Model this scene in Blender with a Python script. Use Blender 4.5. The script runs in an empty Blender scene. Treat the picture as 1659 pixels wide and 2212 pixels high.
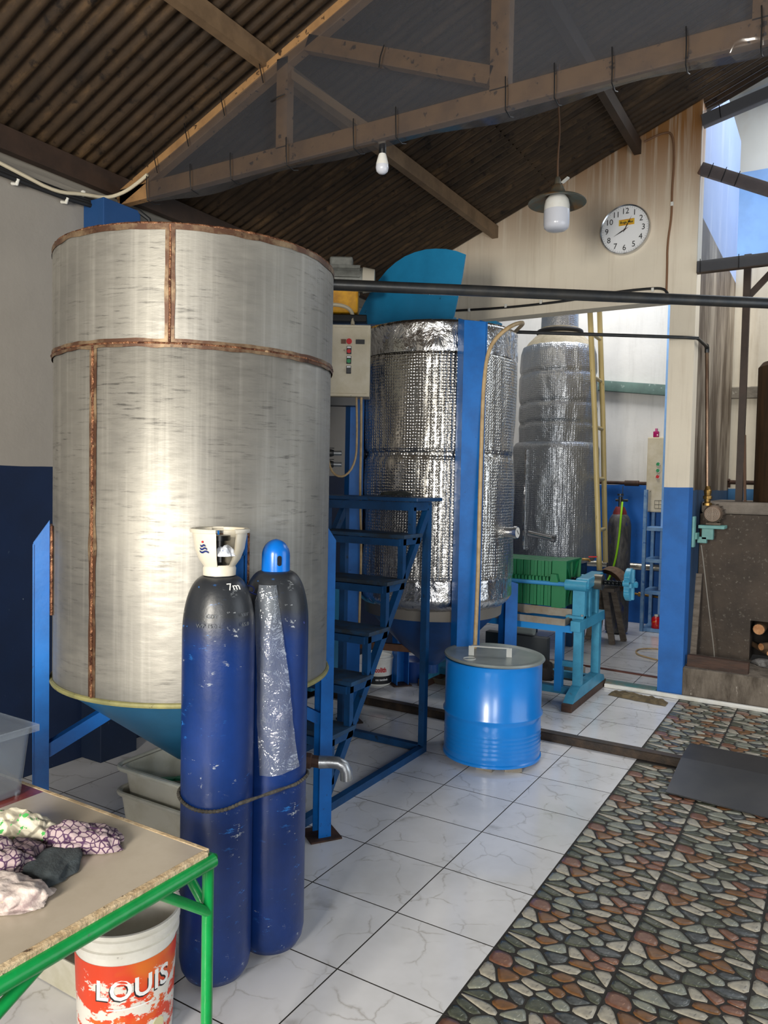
import bpy, bmesh, math, random
from math import pi, sin, cos, radians as R, sqrt
from mathutils import Vector as V, Matrix, noise
random.seed(7)
S = bpy.context.scene
COL = S.collection

# ------------------------------------------------------------------ camera
CAM = V((0.992, -2.063, 1.642))
YAW, PITCH, ROLL = R(-31.0945), R(-2.2425), R(1.1528)
fw = V((sin(YAW)*cos(PITCH), cos(YAW)*cos(PITCH), sin(PITCH)))
r0 = V((cos(YAW), -sin(YAW), 0)); u0 = r0.cross(fw)
rt = r0*cos(ROLL)+u0*sin(ROLL); up = -r0*sin(ROLL)+u0*cos(ROLL)
cd = bpy.data.cameras.new('camera'); cam = bpy.data.objects.new('camera', cd); COL.objects.link(cam)
cd.sensor_fit = 'VERTICAL'; cd.sensor_height = 24.0; cd.lens = 24.0*1632.2/2212
cd.clip_start = 0.02; cd.clip_end = 100
m3 = Matrix((rt, up, -fw)).transposed()
cam.matrix_world = Matrix.Translation(CAM) @ m3.to_4x4()
S.camera = cam

# ------------------------------------------------------------------ world, lights, exposure
w = bpy.data.worlds.new('sky'); S.world = w; w.use_nodes = True
wb = w.node_tree.nodes['Background']; wb.inputs[0].default_value = (0.74, 0.86, 1.0, 1); wb.inputs[1].default_value = 0.17
def area(name, loc, tgt, sx, sy, power, color):
    l = bpy.data.lights.new(name, 'AREA'); l.shape = 'RECTANGLE'; l.size = sx; l.size_y = sy; l.energy = power; l.color = color
    o = bpy.data.objects.new(name, l); COL.objects.link(o); o.location = loc
    o.rotation_euler = (V(tgt)-V(loc)).to_track_quat('-Z', 'Y').to_euler(); return o
area('door_daylight', (0.18, -4.15, 1.85), (-1.1, 2.0, 1.35), 0.8, 1.35, 225, (1.0, 0.94, 0.83))
area('gable_fill_light', (2.7, -4.15, 1.7), (-.2, 4.0, 2.3), 1.0, 1.8, 100, (0.98, 0.97, 0.95))  # added lamp that brightens gable and pillar; no door known there
area('side_opening_daylight', (3.45, 1.9, 1.7), (-1.5, 2.6, 1.0), 3.0, 2.4, 46, (0.86, 0.93, 1.0))
area('yard_daylight', (1.6, 5.4, 5.3), (0.2, 5.0, 1.5), 2.4, 2.4, 105, (1.0, 0.97, 0.92))
area('back_room_fill_light', (-1.3, 5.9, 4.9), (-1.3, 5.9, 0), 1.6, 1.2, 75, (1.0, 0.98, 0.95))  # overhead lamp added to brighten the back room
S.view_settings.view_transform = 'Standard'; S.view_settings.look = 'None'
S.view_settings.gamma = 1.0; S.view_settings.use_curve_mapping = False
S.view_settings.exposure = 0.28
try:
    S.cycles.use_denoising = True; S.cycles.max_bounces = 8; S.cycles.transparent_max_bounces = 16
    S.cycles.sample_clamp_indirect = 6.0
except Exception: pass

# ------------------------------------------------------------------ materials
def newmat(name):
    m = bpy.data.materials.new(name); m.use_nodes = True
    nt = m.node_tree; b = nt.nodes['Principled BSDF']; return m, nt, b
def srgb(h):
    h = h.lstrip('#'); c = [int(h[i:i+2], 16)/255 for i in (0, 2, 4)]
    return tuple((x/12.92 if x <= .04045 else ((x+.055)/1.055)**2.4) for x in c)+(1,)
def N(nt, t, **k):
    n = nt.nodes.new(t)
    for a, v in k.items():
        if a.startswith('i_'):
            key = a[2:]; key = int(key) if key.isdigit() else key.replace('_', ' ')
            n.inputs[key].default_value = v
        else: setattr(n, a, v)
    return n
def coords(nt, scale=(1, 1, 1), kind='Object'):
    tc = N(nt, 'ShaderNodeTexCoord'); mp = N(nt, 'ShaderNodeMapping'); mp.inputs['Scale'].default_value = scale
    nt.links.new(tc.outputs[kind], mp.inputs[0]); return mp.outputs[0]
def noise_n(nt, vec, scale, detail=4, rough=.6, dist=0):
    n = N(nt, 'ShaderNodeTexNoise'); n.inputs['Scale'].default_value = scale; n.inputs['Detail'].default_value = detail
    n.inputs['Roughness'].default_value = rough; n.inputs['Distortion'].default_value = dist
    nt.links.new(vec, n.inputs['Vector']); return n.outputs['Fac']
def ramp(nt, fac, stops):
    n = N(nt, 'ShaderNodeValToRGB'); e = n.color_ramp.elements
    while len(e) < len(stops): e.new(.5)
    for el, (p, c) in zip(e, stops): el.position = p; el.color = c if len(c) == 4 else (*c, 1)
    nt.links.new(fac, n.inputs[0]); return n.outputs[0]
def mixc(nt, fac, a, b, mode='MIX'):
    n = N(nt, 'ShaderNodeMix', data_type='RGBA', blend_type=mode)
    for sock, v in ((n.inputs[0], fac), (n.inputs[6], a), (n.inputs[7], b)):
        if isinstance(v, (int, float, tuple)): sock.default_value = v
        else: nt.links.new(v, sock)
    return n.outputs[2]
def bump(nt, b, h, strength=.3, dist=.01, prev=None):
    n = N(nt, 'ShaderNodeBump'); n.inputs['Strength'].default_value = strength; n.inputs['Distance'].default_value = dist
    nt.links.new(h, n.inputs['Height'])
    if prev: nt.links.new(prev, n.inputs['Normal'])
    nt.links.new(n.outputs[0], b.inputs['Normal']); return n.outputs[0]
W4, B4 = (1, 1, 1, 1), (0, 0, 0, 1)
MC = {}
def pm(name, col, rough=.5, metal=0.0, c2=None, nscale=6, lo=.4, hi=.65, vs=(1, 1, 1), bs=0, bscale=40, bd=.004, spec=None, c3=None, s3=30, lo3=.62, hi3=.68, coat=0):
    """painted or plain surface: base colour, patches of c2, small flecks of c3, fine relief"""
    if name in MC: return MC[name]
    m, nt, b = newmat(name); MC[name] = m
    base = srgb(col) if isinstance(col, str) else col
    b.inputs['Roughness'].default_value = rough; b.inputs['Metallic'].default_value = metal
    if spec is not None: b.inputs['Specular IOR Level'].default_value = spec
    if coat: b.inputs['Coat Weight'].default_value = coat; b.inputs['Coat Roughness'].default_value = .15
    out = None
    if c2 or c3 or bs: vec = coords(nt, vs)
    if c2:
        f = noise_n(nt, vec, nscale, 6, .65)
        out = ramp(nt, f, [(lo, base), (hi, srgb(c2) if isinstance(c2, str) else c2)])
    if c3:
        f = noise_n(nt, vec, s3, 5, .6); k = ramp(nt, f, [(lo3, B4), (hi3, W4)])
        out = mixc(nt, k, out if out else base, srgb(c3) if isinstance(c3, str) else c3)
    if out: nt.links.new(out, b.inputs['Base Color'])
    else: b.inputs['Base Color'].default_value = base
    if bs: bump(nt, b, noise_n(nt, vec, bscale, 3), bs, bd)
    return m

def wall_mat(name, top, dado, zline, stain='#7d6a50', stain_amt=.5, streak=(14, 14, 1.2), rough=.65, lo=.52, hi=.85, high=None):
    """wall paint with a dado of another colour below a height, run-down stains; high = (z0, z1, colour) soot that gathers under the roof"""
    m, nt, b = newmat(name)
    tc = N(nt, 'ShaderNodeTexCoord'); sx = N(nt, 'ShaderNodeSeparateXYZ'); nt.links.new(tc.outputs['Object'], sx.inputs[0])
    vec = coords(nt, (1, 1, 1)); n1 = noise_n(nt, vec, 1.6, 5)
    c = mixc(nt, ramp(nt, n1, [(.35, B4), (.75, W4)]), srgb(top), tuple(x*.86 for x in srgb(top)[:3])+(1,))
    vs = coords(nt, streak); n2 = noise_n(nt, vs, 1.0, 5, .7)
    k = N(nt, 'ShaderNodeMath', operation='MULTIPLY'); k.inputs[1].default_value = stain_amt
    nt.links.new(ramp(nt, n2, [(lo, B4), (hi, W4)]), k.inputs[0])
    c = mixc(nt, k.outputs[0], c, srgb(stain))
    if high:
        mr = N(nt, 'ShaderNodeMapRange'); mr.inputs['From Min'].default_value = high[0]; mr.inputs['From Max'].default_value = high[1]
        nt.links.new(sx.outputs[2], mr.inputs[0])
        mm = N(nt, 'ShaderNodeMath', operation='MULTIPLY'); nt.links.new(mr.outputs[0], mm.inputs[0])
        nt.links.new(ramp(nt, noise_n(nt, vs, .8, 4), [(.2, B4), (.5, W4)]), mm.inputs[1])
        c = mixc(nt, mm.outputs[0], c, srgb(high[2]))
    if dado:
        g = N(nt, 'ShaderNodeMath', operation='LESS_THAN'); g.inputs[1].default_value = zline
        wob = N(nt, 'ShaderNodeMath', operation='MULTIPLY_ADD'); wob.inputs[1].default_value = .02
        nt.links.new(noise_n(nt, vec, 3, 2), wob.inputs[0]); nt.links.new(sx.outputs[2], wob.inputs[2]); nt.links.new(wob.outputs[0], g.inputs[0])
        d = mixc(nt, ramp(nt, noise_n(nt, vec, 5, 6), [(.4, B4), (.75, W4)]), srgb(dado), tuple(x*.72 for x in srgb(dado)[:3])+(1,))
        d = mixc(nt, ramp(nt, noise_n(nt, coords(nt, (6, 6, 3)), 8, 7, .75), [(.66, B4), (.72, W4)]), d, srgb('#8fa0ae'))
        c = mixc(nt, g.outputs[0], c, d)
    nt.links.new(c, b.inputs['Base Color']); b.inputs['Roughness'].default_value = rough
    bump(nt, b, noise_n(nt, vec, 9, 6), .25, .01)
    return m

BLUE = pm('blue_enamel', '#0b66b6', .38, c2='#0b58a0', nscale=5, c3='#1b3350', s3=26, lo3=.68, hi3=.74, bs=.15, bscale=30)
BLUE_D = pm('stair_blue_paint', '#0b4474', .45, c2='#09365c', nscale=6, c3='#13222e', s3=22, lo3=.62, hi3=.72, bs=.2, bscale=35)
CYAN = pm('press_blue_paint', '#3f93b4', .42, c2='#347f9f', nscale=8, c3='#5b4a38', s3=16, lo3=.67, hi3=.72, bs=.2, bscale=30)
CYAN_L = pm('hood_blue_paint', '#1b83b5', .42, c2='#1577a6', nscale=4, c3='#10495f', s3=10, lo3=.66, hi3=.7)
GREEN_PIPE = pm('green_pipe_enamel', '#0b8a42', .3, c2='#087a38', nscale=12, c3='#3a5a42', s3=24, lo3=.7, hi3=.74, bs=.15, bscale=60)
GREEN_PL = pm('press_green_plastic', '#157044', .5, c2='#12633c', nscale=6, c3='#3f6e52', s3=14, lo3=.66, hi3=.72, vs=(1, 1, .3), bs=.1, bscale=40)
BROWN_ST = pm('brown_steel', '#a07a50', .6, c2='#876644', nscale=7, c3='#3a2a1c', s3=25, bs=.2, bscale=30)
BROWN_M = pm('mid_brown_steel', '#5f4a38', .6, c2='#503d2c', nscale=7, c3='#332519', s3=25, bs=.2, bscale=30)
BROWN_D = pm('dark_brown_steel', '#3a2a20', .6, c2='#2c2019', nscale=7, bs=.2, bscale=30)
DARK_ST = pm('dark_pipe_steel', '#3a3d40', .4, .6, c2='#4b4a48', nscale=9)
RUST_ST = pm('rusty_steel', '#4a3226', .7, .2, c2='#2e211a', nscale=12, bs=.3, bscale=40)
BLACK = pm('black_rubber', '#17181a', .6)
WHITE_PL = pm('white_plastic', '#e3e3df', .4, c2='#d3d0c4', nscale=6)
GALV = pm('galvanised_pipe', '#b9bcbf', .35, .8, c2='#8e9092', nscale=14, bs=.2, bscale=60)
CHROME = pm('bright_steel', '#c9cacc', .22, 1.0)
BRASS = pm('brass_fitting', '#9b7b45', .4, .9, c2='#5f4a2c', nscale=18)
GREY_LID = pm('grey_lid_paint', '#8b918f', .38, .3, c2='#7b8583', nscale=5, c3='#a2a6a4', s3=20, lo3=.68, hi3=.73, bs=.1, bscale=20)
CREAM_ST = pm('cream_cabinet_paint', '#cfc5ae', .45, c2='#c0b497', nscale=7, c3='#6c6250', s3=18, lo3=.69, hi3=.73)
HOSE_T = pm('tan_hose', '#b59b72', .45, c2='#9c835c', nscale=20)
YELLOW_B = pm('bamboo_yellow_paint', '#d8c48b', .4, c2='#cdb87c', nscale=6, vs=(1, 1, .4), c3='#8b7a4a', s3=20, lo3=.7, hi3=.74)
YELLOW = pm('machine_yellow', '#e0a412', .45, c2='#b77d0c', nscale=9, c3='#3a2a10', s3=16, lo3=.66, hi3=.7)
MOTOR_G = pm('motor_grey', '#7b7d78', .55, .2, c2='#5f605c', nscale=12)
WOOD_GREY = pm('weathered_wood', '#776d62', .75, c2='#574d43', nscale=8, vs=(1, 1, 4), bs=.4, bscale=30)
WOOD_DARK = pm('dark_wet_wood', '#4c3326', .6, c2='#33231b', nscale=9, vs=(.6, 3, 3), bs=.4, bscale=25)
CONC = pm('concrete', '#8b8478', .85, c2='#6d675d', nscale=5, c3='#b0aa9e', s3=14, bs=.6, bscale=18, bd=.01)
CYL_BLUE = None
RED = pm('red_plastic', '#c8141c', .3); GRN = pm('green_button', '#118a4d', .3); BLK_PL = pm('black_plastic', '#131517', .35)
INK = pm('black_ink', '#15161a', .6); INK_RED = pm('red_ink', '#c01423', .5); INK_NAVY = pm('navy_ink', '#1a2a66', .5); INK_W = pm('white_ink', '#e8e8e6', .5)
ORANGE_LBL = None

def tank_steel():
    m, nt, b = newmat('scratched_stainless_steel')
    v = coords(nt, (1, 1, 1))
    n1 = noise_n(nt, v, 2.2, 6)
    c = ramp(nt, n1, [(.3, srgb('#817f7a')), (.7, srgb('#9b9890'))])
    # horizontal dark scuffs and vertical streaks
    hs = noise_n(nt, coords(nt, (5, 5, 55)), 1.5, 7, .72)
    hk = mixc(nt, 1.0, ramp(nt, hs, [(.545, B4), (.64, (.8, .8, .8, 1))]), ramp(nt, noise_n(nt, v, 3.5, 4), [(.42, B4), (.62, W4)]), 'MULTIPLY')
    c = mixc(nt, hk, c, srgb('#494745'))
    vs_ = noise_n(nt, coords(nt, (30, 30, .8)), 1.0, 4, .6)
    c = mixc(nt, ramp(nt, vs_, [(.5, B4), (.75, (.5, .5, .5, 1))]), c, srgb('#b4b1a9'))
    nt.links.new(c, b.inputs['Base Color'])
    b.inputs['Metallic'].default_value = .72
    rr = ramp(nt, noise_n(nt, coords(nt, (5, 5, 25)), 2, 5), [(.3, (.46, .46, .46, 1)), (.75, (.62, .62, .62, 1))])
    nt.links.new(rr, b.inputs['Roughness'])
    bump(nt, b, noise_n(nt, coords(nt, (3, 3, 12)), 10, 5), .10, .004)
    return m
STEEL = tank_steel()
WELD = pm('rust_brown_weld', '#9a6c4e', .45, .6, c2='#4a2a1e', nscale=35, lo=.4, hi=.6, bs=.8, bscale=120, bd=.006, c3='#d8b48c', s3=60, lo3=.62, hi3=.68)
TINT = pm('heat_tinted_steel', '#553a2b', .5, .5, c2='#8f7b60', nscale=10, lo=.45, hi=.66, c3='#38251c', s3=26, lo3=.6, hi3=.7)
OLIVE = pm('olive_primer_edge', '#9a9560', .6, c2='#7c7a50', nscale=10, c3='#4c3c28', s3=30)

def foil(name, col, rough, bubble=True, bscale=95, bstr=.35, metal=1.0, wr=.3):
    m, nt, b = newmat(name)
    b.inputs['Base Color'].default_value = srgb(col); b.inputs['Metallic'].default_value = metal; b.inputs['Roughness'].default_value = rough
    prev = bump(nt, b, noise_n(nt, coords(nt, (1, 1, .8)), 9, 5, .6, .6), wr, .02)
    if bubble:
        vo = N(nt, 'ShaderNodeTexVoronoi', feature='F1'); vo.inputs['Scale'].default_value = bscale; vo.inputs['Randomness'].default_value = .25
        nt.links.new(coords(nt), vo.inputs['Vector'])
        h = ramp(nt, vo.outputs['Distance'], [(0.1, W4), (.55, B4)])
        bump(nt, b, h, bstr, .006, prev)
    return m
FOIL = foil('silver_bubble_foil', '#cfccc6', .27, True, 52, .65, wr=.22)
FOIL_S = foil('crinkled_silver_tape', '#dcdcdc', .2, False, wr=1.0)
FOIL_G = foil('dull_grey_bubble_foil', '#bcc0c5', .34, True, 52, .5, .75, wr=.6)

def tile_mat():
    m, nt, b = newmat('glossy_white_marble_tile')
    oi = N(nt, 'ShaderNodeObjectInfo'); tc = N(nt, 'ShaderNodeTexCoord')
    ad = N(nt, 'ShaderNodeVectorMath', operation='MULTIPLY_ADD')
    cmb = N(nt, 'ShaderNodeCombineXYZ'); nt.links.new(oi.outputs['Random'], cmb.inputs[0]); nt.links.new(oi.outputs['Random'], cmb.inputs[1])
    ad.inputs[1].default_value = (37, 91, 0); nt.links.new(cmb.outputs[0], ad.inputs[0]); nt.links.new(tc.outputs['Object'], ad.inputs[2])
    # warp
    nz = N(nt, 'ShaderNodeTexNoise'); nz.inputs['Scale'].default_value = 7; nz.inputs['Detail'].default_value = 6; nt.links.new(ad.outputs[0], nz.inputs['Vector'])
    wp = N(nt, 'ShaderNodeVectorMath', operation='MULTIPLY_ADD'); wp.inputs[1].default_value = (.16, .16, 0)
    nt.links.new(nz.outputs['Color'], wp.inputs[0]); nt.links.new(ad.outputs[0], wp.inputs[2])
    vo = N(nt, 'ShaderNodeTexVoronoi', feature='DISTANCE_TO_EDGE'); vo.inputs['Scale'].default_value = 5.0; nt.links.new(wp.outputs[0], vo.inputs['Vector'])
    k = ramp(nt, vo.outputs['Distance'], [(0.0, (.75, .75, .75, 1)), (.012, (.3, .3, .3, 1)), (.034, B4)])
    msk = ramp(nt, noise_n(nt, ad.outputs[0], 6, 3), [(.44, B4), (.58, W4)])
    mm = N(nt, 'ShaderNodeMix', data_type='RGBA', blend_type='MULTIPLY'); mm.inputs[0].default_value = 1
    nt.links.new(k, mm.inputs[6]); nt.links.new(msk, mm.inputs[7])
    base = mixc(nt, ramp(nt, noise_n(nt, ad.outputs[0], 3, 4), [(.4, B4), (.7, W4)]), srgb('#d6d6d8'), srgb('#c8c8c9'))
    c = mixc(nt, mm.outputs[2], base, srgb('#a29e99'))
    nt.links.new(c, b.inputs['Base Color']); b.inputs['Roughness'].default_value = .12
    b.inputs['Specular IOR Level'].default_value = .45
    wv = coords(nt, kind='Object'); bump(nt, b, noise_n(nt, wv, 5, 2), .03, .01)
    return m
TILE = tile_mat()
GROUT = pm('dark_grout', '#201d1a', .8, c2='#2c2925', nscale=12)
PB = [pm('pebble_grey_green', '#54574a', .32, c2='#3c4038', nscale=45, lo=.35, hi=.7, c3='#8a8f80', s3=110, bs=.3, bscale=90, bd=.002),
      pm('pebble_light_grey', '#858677', .32, c2='#70756f', nscale=45, lo=.35, hi=.7, c3='#b0b2a8', s3=110, bs=.3, bscale=90, bd=.002),
      pm('pebble_beige', '#a9a394', .32, c2='#8a867b', nscale=40, lo=.35, hi=.7, c3='#66635c', s3=90, bs=.3, bscale=90, bd=.002),
      pm('pebble_rust', '#6b4536', .32, c2='#7c5c4a', nscale=40, lo=.35, hi=.7, c3='#a37b62', s3=100, bs=.3, bscale=90, bd=.002),
      pm('pebble_orange', '#7a5533', .32, c2='#5e4530', nscale=40, lo=.35, hi=.7, bs=.3, bscale=90, bd=.002),
      pm('pebble_slate', '#383b3b', .3, c2='#565a5b', nscale=45, lo=.35, hi=.7, c3='#767a78', s3=110, bs=.3, bscale=90, bd=.002)]

def clear_mat(name, tint, alpha, rough=.12, gloss=.2, milk=.2, bsc=6, bst=.5):
    """thin clear plastic: see-through, slightly milky, shiny"""
    m, nt, b = newmat(name); nt.nodes.remove(b)
    out = [n for n in nt.nodes if n.type == 'OUTPUT_MATERIAL'][0]
    tr = N(nt, 'ShaderNodeBsdfTransparent'); tr.inputs[0].default_value = srgb(tint)
    gl = N(nt, 'ShaderNodeBsdfGlossy'); gl.inputs['Roughness'].default_value = rough; gl.inputs[0].default_value = (1, 1, 1, 1)
    df = N(nt, 'ShaderNodeBsdfDiffuse'); df.inputs[0].default_value = srgb(milk if isinstance(milk, str) else '#c6cbd2')
    tl = N(nt, 'ShaderNodeBsdfTranslucent'); tl.inputs[0].default_value = srgb('#c6cbd2')
    nb = N(nt, 'ShaderNodeBump'); nb.inputs['Strength'].default_value = bst; nb.inputs['Distance'].default_value = .02
    nt.links.new(noise_n(nt, coords(nt), bsc, 4, .6, .5), nb.inputs['Height'])
    nt.links.new(nb.outputs[0], gl.inputs['Normal'])
    lw = N(nt, 'ShaderNodeLayerWeight'); lw.inputs[0].default_value = .35; nt.links.new(nb.outputs[0], lw.inputs['Normal'])
    fr = N(nt, 'ShaderNodeMath', operation='POWER'); fr.inputs[1].default_value = 2.2; nt.links.new(lw.outputs['Facing'], fr.inputs[0])
    m1 = N(nt, 'ShaderNodeMixShader'); m1.inputs[0].default_value = .4; nt.links.new(df.outputs[0], m1.inputs[1]); nt.links.new(tl.outputs[0], m1.inputs[2])
    m2 = N(nt, 'ShaderNodeMixShader'); m2.inputs[0].default_value = 1-alpha; nt.links.new(m1.outputs[0], m2.inputs[2]); nt.links.new(tr.outputs[0], m2.inputs[1])
    # note: input 1 = see-through, input 2 = milky
    m2.inputs[0].default_value = alpha
    ad = N(nt, 'ShaderNodeMath', operation='MULTIPLY_ADD'); ad.inputs[1].default_value = gloss*2.5; ad.inputs[2].default_value = gloss*.3; nt.links.new(fr.outputs[0], ad.inputs[0]); ad.use_clamp = True
    m3_ = N(nt, 'ShaderNodeMixShader'); nt.links.new(ad.outputs[0], m3_.inputs[0]); nt.links.new(m2.outputs[0], m3_.inputs[1]); nt.links.new(gl.outputs[0], m3_.inputs[2])
    nt.links.new(m3_.outputs[0], out.inputs[0]); return m
SHEET = clear_mat('clear_plastic_sheeting', '#c6c8cc', .30, .12, .10, '#64666e', 1.2, .15)
SHEET_B = clear_mat('bright_plastic_sheeting', '#d8e2ee', .14, .1, .14, '#c0c8d4', 2.0, .3)
BAG = clear_mat('clear_bag_plastic', '#e8eef5', .26, .12, .30, '#c6d0de', 14, 1.0)
BOXP = clear_mat('translucent_box_plastic', '#f0f4f8', .12, .15, .2, '#cdd5dc', 2, .1)
TUBP = pm('grimy_translucent_tub', '#c9c6b8', .4, c2='#b2ad98', nscale=5, c3='#7c7662', s3=12, lo3=.66, hi3=.74)

def roof_mat():
    m, nt, b = newmat('sooty_corrugated_steel')
    n1 = noise_n(nt, coords(nt, (1, 3, 1)), 2.5, 6, .7)
    c = ramp(nt, n1, [(.3, srgb('#2b221a')), (.55, srgb('#453627')), (.75, srgb('#6b5338'))])
    c = mixc(nt, ramp(nt, noise_n(nt, coords(nt), 14, 6, .7), [(.56, B4), (.68, W4)]), c, srgb('#1d1611'))
    nt.links.new(c, b.inputs['Base Color']); b.inputs['Metallic'].default_value = .35; b.inputs['Roughness'].default_value = .5
    bump(nt, b, noise_n(nt, coords(nt), 30, 4), .3, .004); return m
ROOF = roof_mat()

# ------------------------------------------------------------------ mesh helpers
def bm_new(): return bmesh.new()
def box(bm, c, s, rot=None, bev=0.0):
    """box centred at c, full size s, optional rotation Matrix"""
    M = Matrix.Translation(c) @ (rot.to_4x4() if rot else Matrix.Identity(4)) @ Matrix.Diagonal((*s, 1))
    r = bmesh.ops.create_cube(bm, size=1.0, matrix=M)
    if bev:
        es = {e for v in r['verts'] for e in v.link_edges}
        bmesh.ops.bevel(bm, geom=list(es), offset=bev, segments=2, profile=.5, affect='EDGES')
    return bm
def bar(bm, a, b, w, h, upv=(0, 0, 1), bev=0.0):
    """box beam from a to b; w across, h along upv"""
    a, b = V(a), V(b); d = b-a; L = d.length; d.normalize()
    x = d.cross(V(upv))
    if x.length < 1e-4: x = d.cross(V((0, 1, 0)))
    x.normalize(); z = x.cross(d)
    rot = Matrix((x, d, z)).transposed()
    return box(bm, (a+b)/2, (w, L, h), rot, bev)
def lip_channel(bm, a, b, w, h, t, upv, open_sign=1):
    """C channel: web and two flanges"""
    a, b = V(a), V(b); d = (b-a).normalized(); x = d.cross(V(upv)).normalized()*open_sign; z = V(upv)
    bar(bm, a-x*w/2, b-x*w/2, t, h, upv)
    for s in (-1, 1): bar(bm, a+z*s*(h/2-t/2), b+z*s*(h/2-t/2), w, t, upv)
def tube(bm, pts, r, seg=12, caps=True, smooth_path=0):
    pts = [V(p) for p in pts]
    for _ in range(smooth_path):
        q = [pts[0]]
        for i in range(len(pts)-1):
            q += [pts[i]*.75+pts[i+1]*.25, pts[i]*.25+pts[i+1]*.75]
        q.append(pts[-1]); pts = q
    rs = r if isinstance(r, (list, tuple)) else [r]*len(pts)
    if len(rs) != len(pts): rs = [rs[0]]*len(pts)
    t0 = (pts[1]-pts[0]).normalized(); n = t0.cross(V((0, 0, 1)))
    if n.length < 1e-3: n = t0.cross(V((0, 1, 0)))
    n.normalize(); rings = []
    for i, p in enumerate(pts):
        t = (pts[min(i+1, len(pts)-1)]-pts[max(i-1, 0)]).normalized()
        n = (n - t*n.dot(t)).normalized(); bnv = t.cross(n)
        rings.append([bm.verts.new(p+(n*cos(2*pi*k/seg)+bnv*sin(2*pi*k/seg))*rs[i]) for k in range(seg)])
    for A, B in zip(rings, rings[1:]):
        for k in range(seg): bm.faces.new((A[k], A[(k+1) % seg], B[(k+1) % seg], B[k]))
    if caps: bm.faces.new(rings[0][::-1]); bm.faces.new(rings[-1])
    return bm
def lathe(bm, c, prof, seg=48, axis='Z', disp=None, a0=0, a1=2*pi):
    """revolve (r, h) profile about an axis through c"""
    c = V(c); full = abs(a1-a0-2*pi) < 1e-6; n = seg if full else seg+1
    rings = []
    for (r, h) in prof:
        ring = []
        if r < 1e-6 and full:
            p = {'Z': V((0, 0, h)), 'Y': V((0, h, 0)), 'X': V((h, 0, 0))}[axis]
            ring = [bm.verts.new(c+p)]
        else:
            for k in range(n):
                a = a0+(a1-a0)*k/seg; rr = r+(disp(a, h) if disp else 0)
                x, y = rr*cos(a), rr*sin(a)
                p = {'Z': V((x, y, h)), 'Y': V((x, h, y)), 'X': V((h, x, y))}[axis]
                ring.append(bm.verts.new(c+p))
        rings.append(ring)
    for A, B in zip(rings, rings[1:]):
        m = seg
        for k in range(m):
            k2 = (k+1) % n
            a_, b_, c_, d_ = A[k % len(A)], A[k2 % len(A)], B[k2 % len(B)], B[k % len(B)]
            vs = []
            for v in (a_, b_, c_, d_):
                if v not in vs: vs.append(v)
            if len(vs) >= 3:
                try: bm.faces.new(vs)
                except ValueError: pass
    return bm
def prism(bm, poly, o, ux, uy, th):
    """extrude 2D polygon lying in plane (ux, uy) at o by th along ux x uy"""
    o, ux, uy = V(o), V(ux), V(uy); nz = ux.cross(uy).normalized()*th
    A = [bm.verts.new(o+ux*x+uy*y) for x, y in poly]; B = [bm.verts.new(v.co+nz) for v in A]
    bm.faces.new(A[::-1]); bm.faces.new(B)
    for i in range(len(A)): j = (i+1) % len(A); bm.faces.new((A[i], A[j], B[j], B[i]))
    return bm
WP = {}
def _finish(name, bm, mat, W, smooth, merge=True):
    if merge: bmesh.ops.remove_doubles(bm, verts=bm.verts, dist=1e-5)
    bmesh.ops.recalc_face_normals(bm, faces=bm.faces)
    bmesh.ops.translate(bm, verts=bm.verts, vec=-W)
    me = bpy.data.meshes.new(name); bm.to_mesh(me); bm.free()
    for m in (mat if isinstance(mat, (list, tuple)) else [mat]): me.materials.append(m)
    if smooth:
        me.polygons.foreach_set('use_smooth', [True]*len(me.polygons))
        try: me.set_sharp_from_angle(angle=R(smooth if smooth is not True else 35))
        except Exception: pass
    return me
def obj(name, bm, mat, parent=None, smooth=True, loc=None, kind=None, label=None, merge=True):
    W = WP[parent.name] if parent else (V(loc) if loc else V((0, 0, 0)))
    me = _finish(name, bm, mat, W, smooth, merge)
    o = bpy.data.objects.new(name, me); COL.objects.link(o)
    if parent: o.parent = parent
    else: o.location = W
    WP[o.name] = W
    if kind: o['kind'] = kind
    if label: o['label'] = label
    return o
def thing(name, label, cat, loc, group=None):
    o = bpy.data.objects.new(name, None); COL.objects.link(o); o.location = loc; o.empty_display_size = .05
    o['label'] = label; o['category'] = cat
    if group: o['group'] = group
    WP[o.name] = V(loc); return o
def tag(o, label, cat, group=None, kind=None):
    o['label'] = label; o['category'] = cat
    if group: o['group'] = group
    if kind: o['kind'] = kind
    return o
def struct(name, bm, mat, smooth=False, loc=None):
    o = obj(name, bm, mat, None, smooth, loc); o['kind'] = 'structure'; return o
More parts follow.
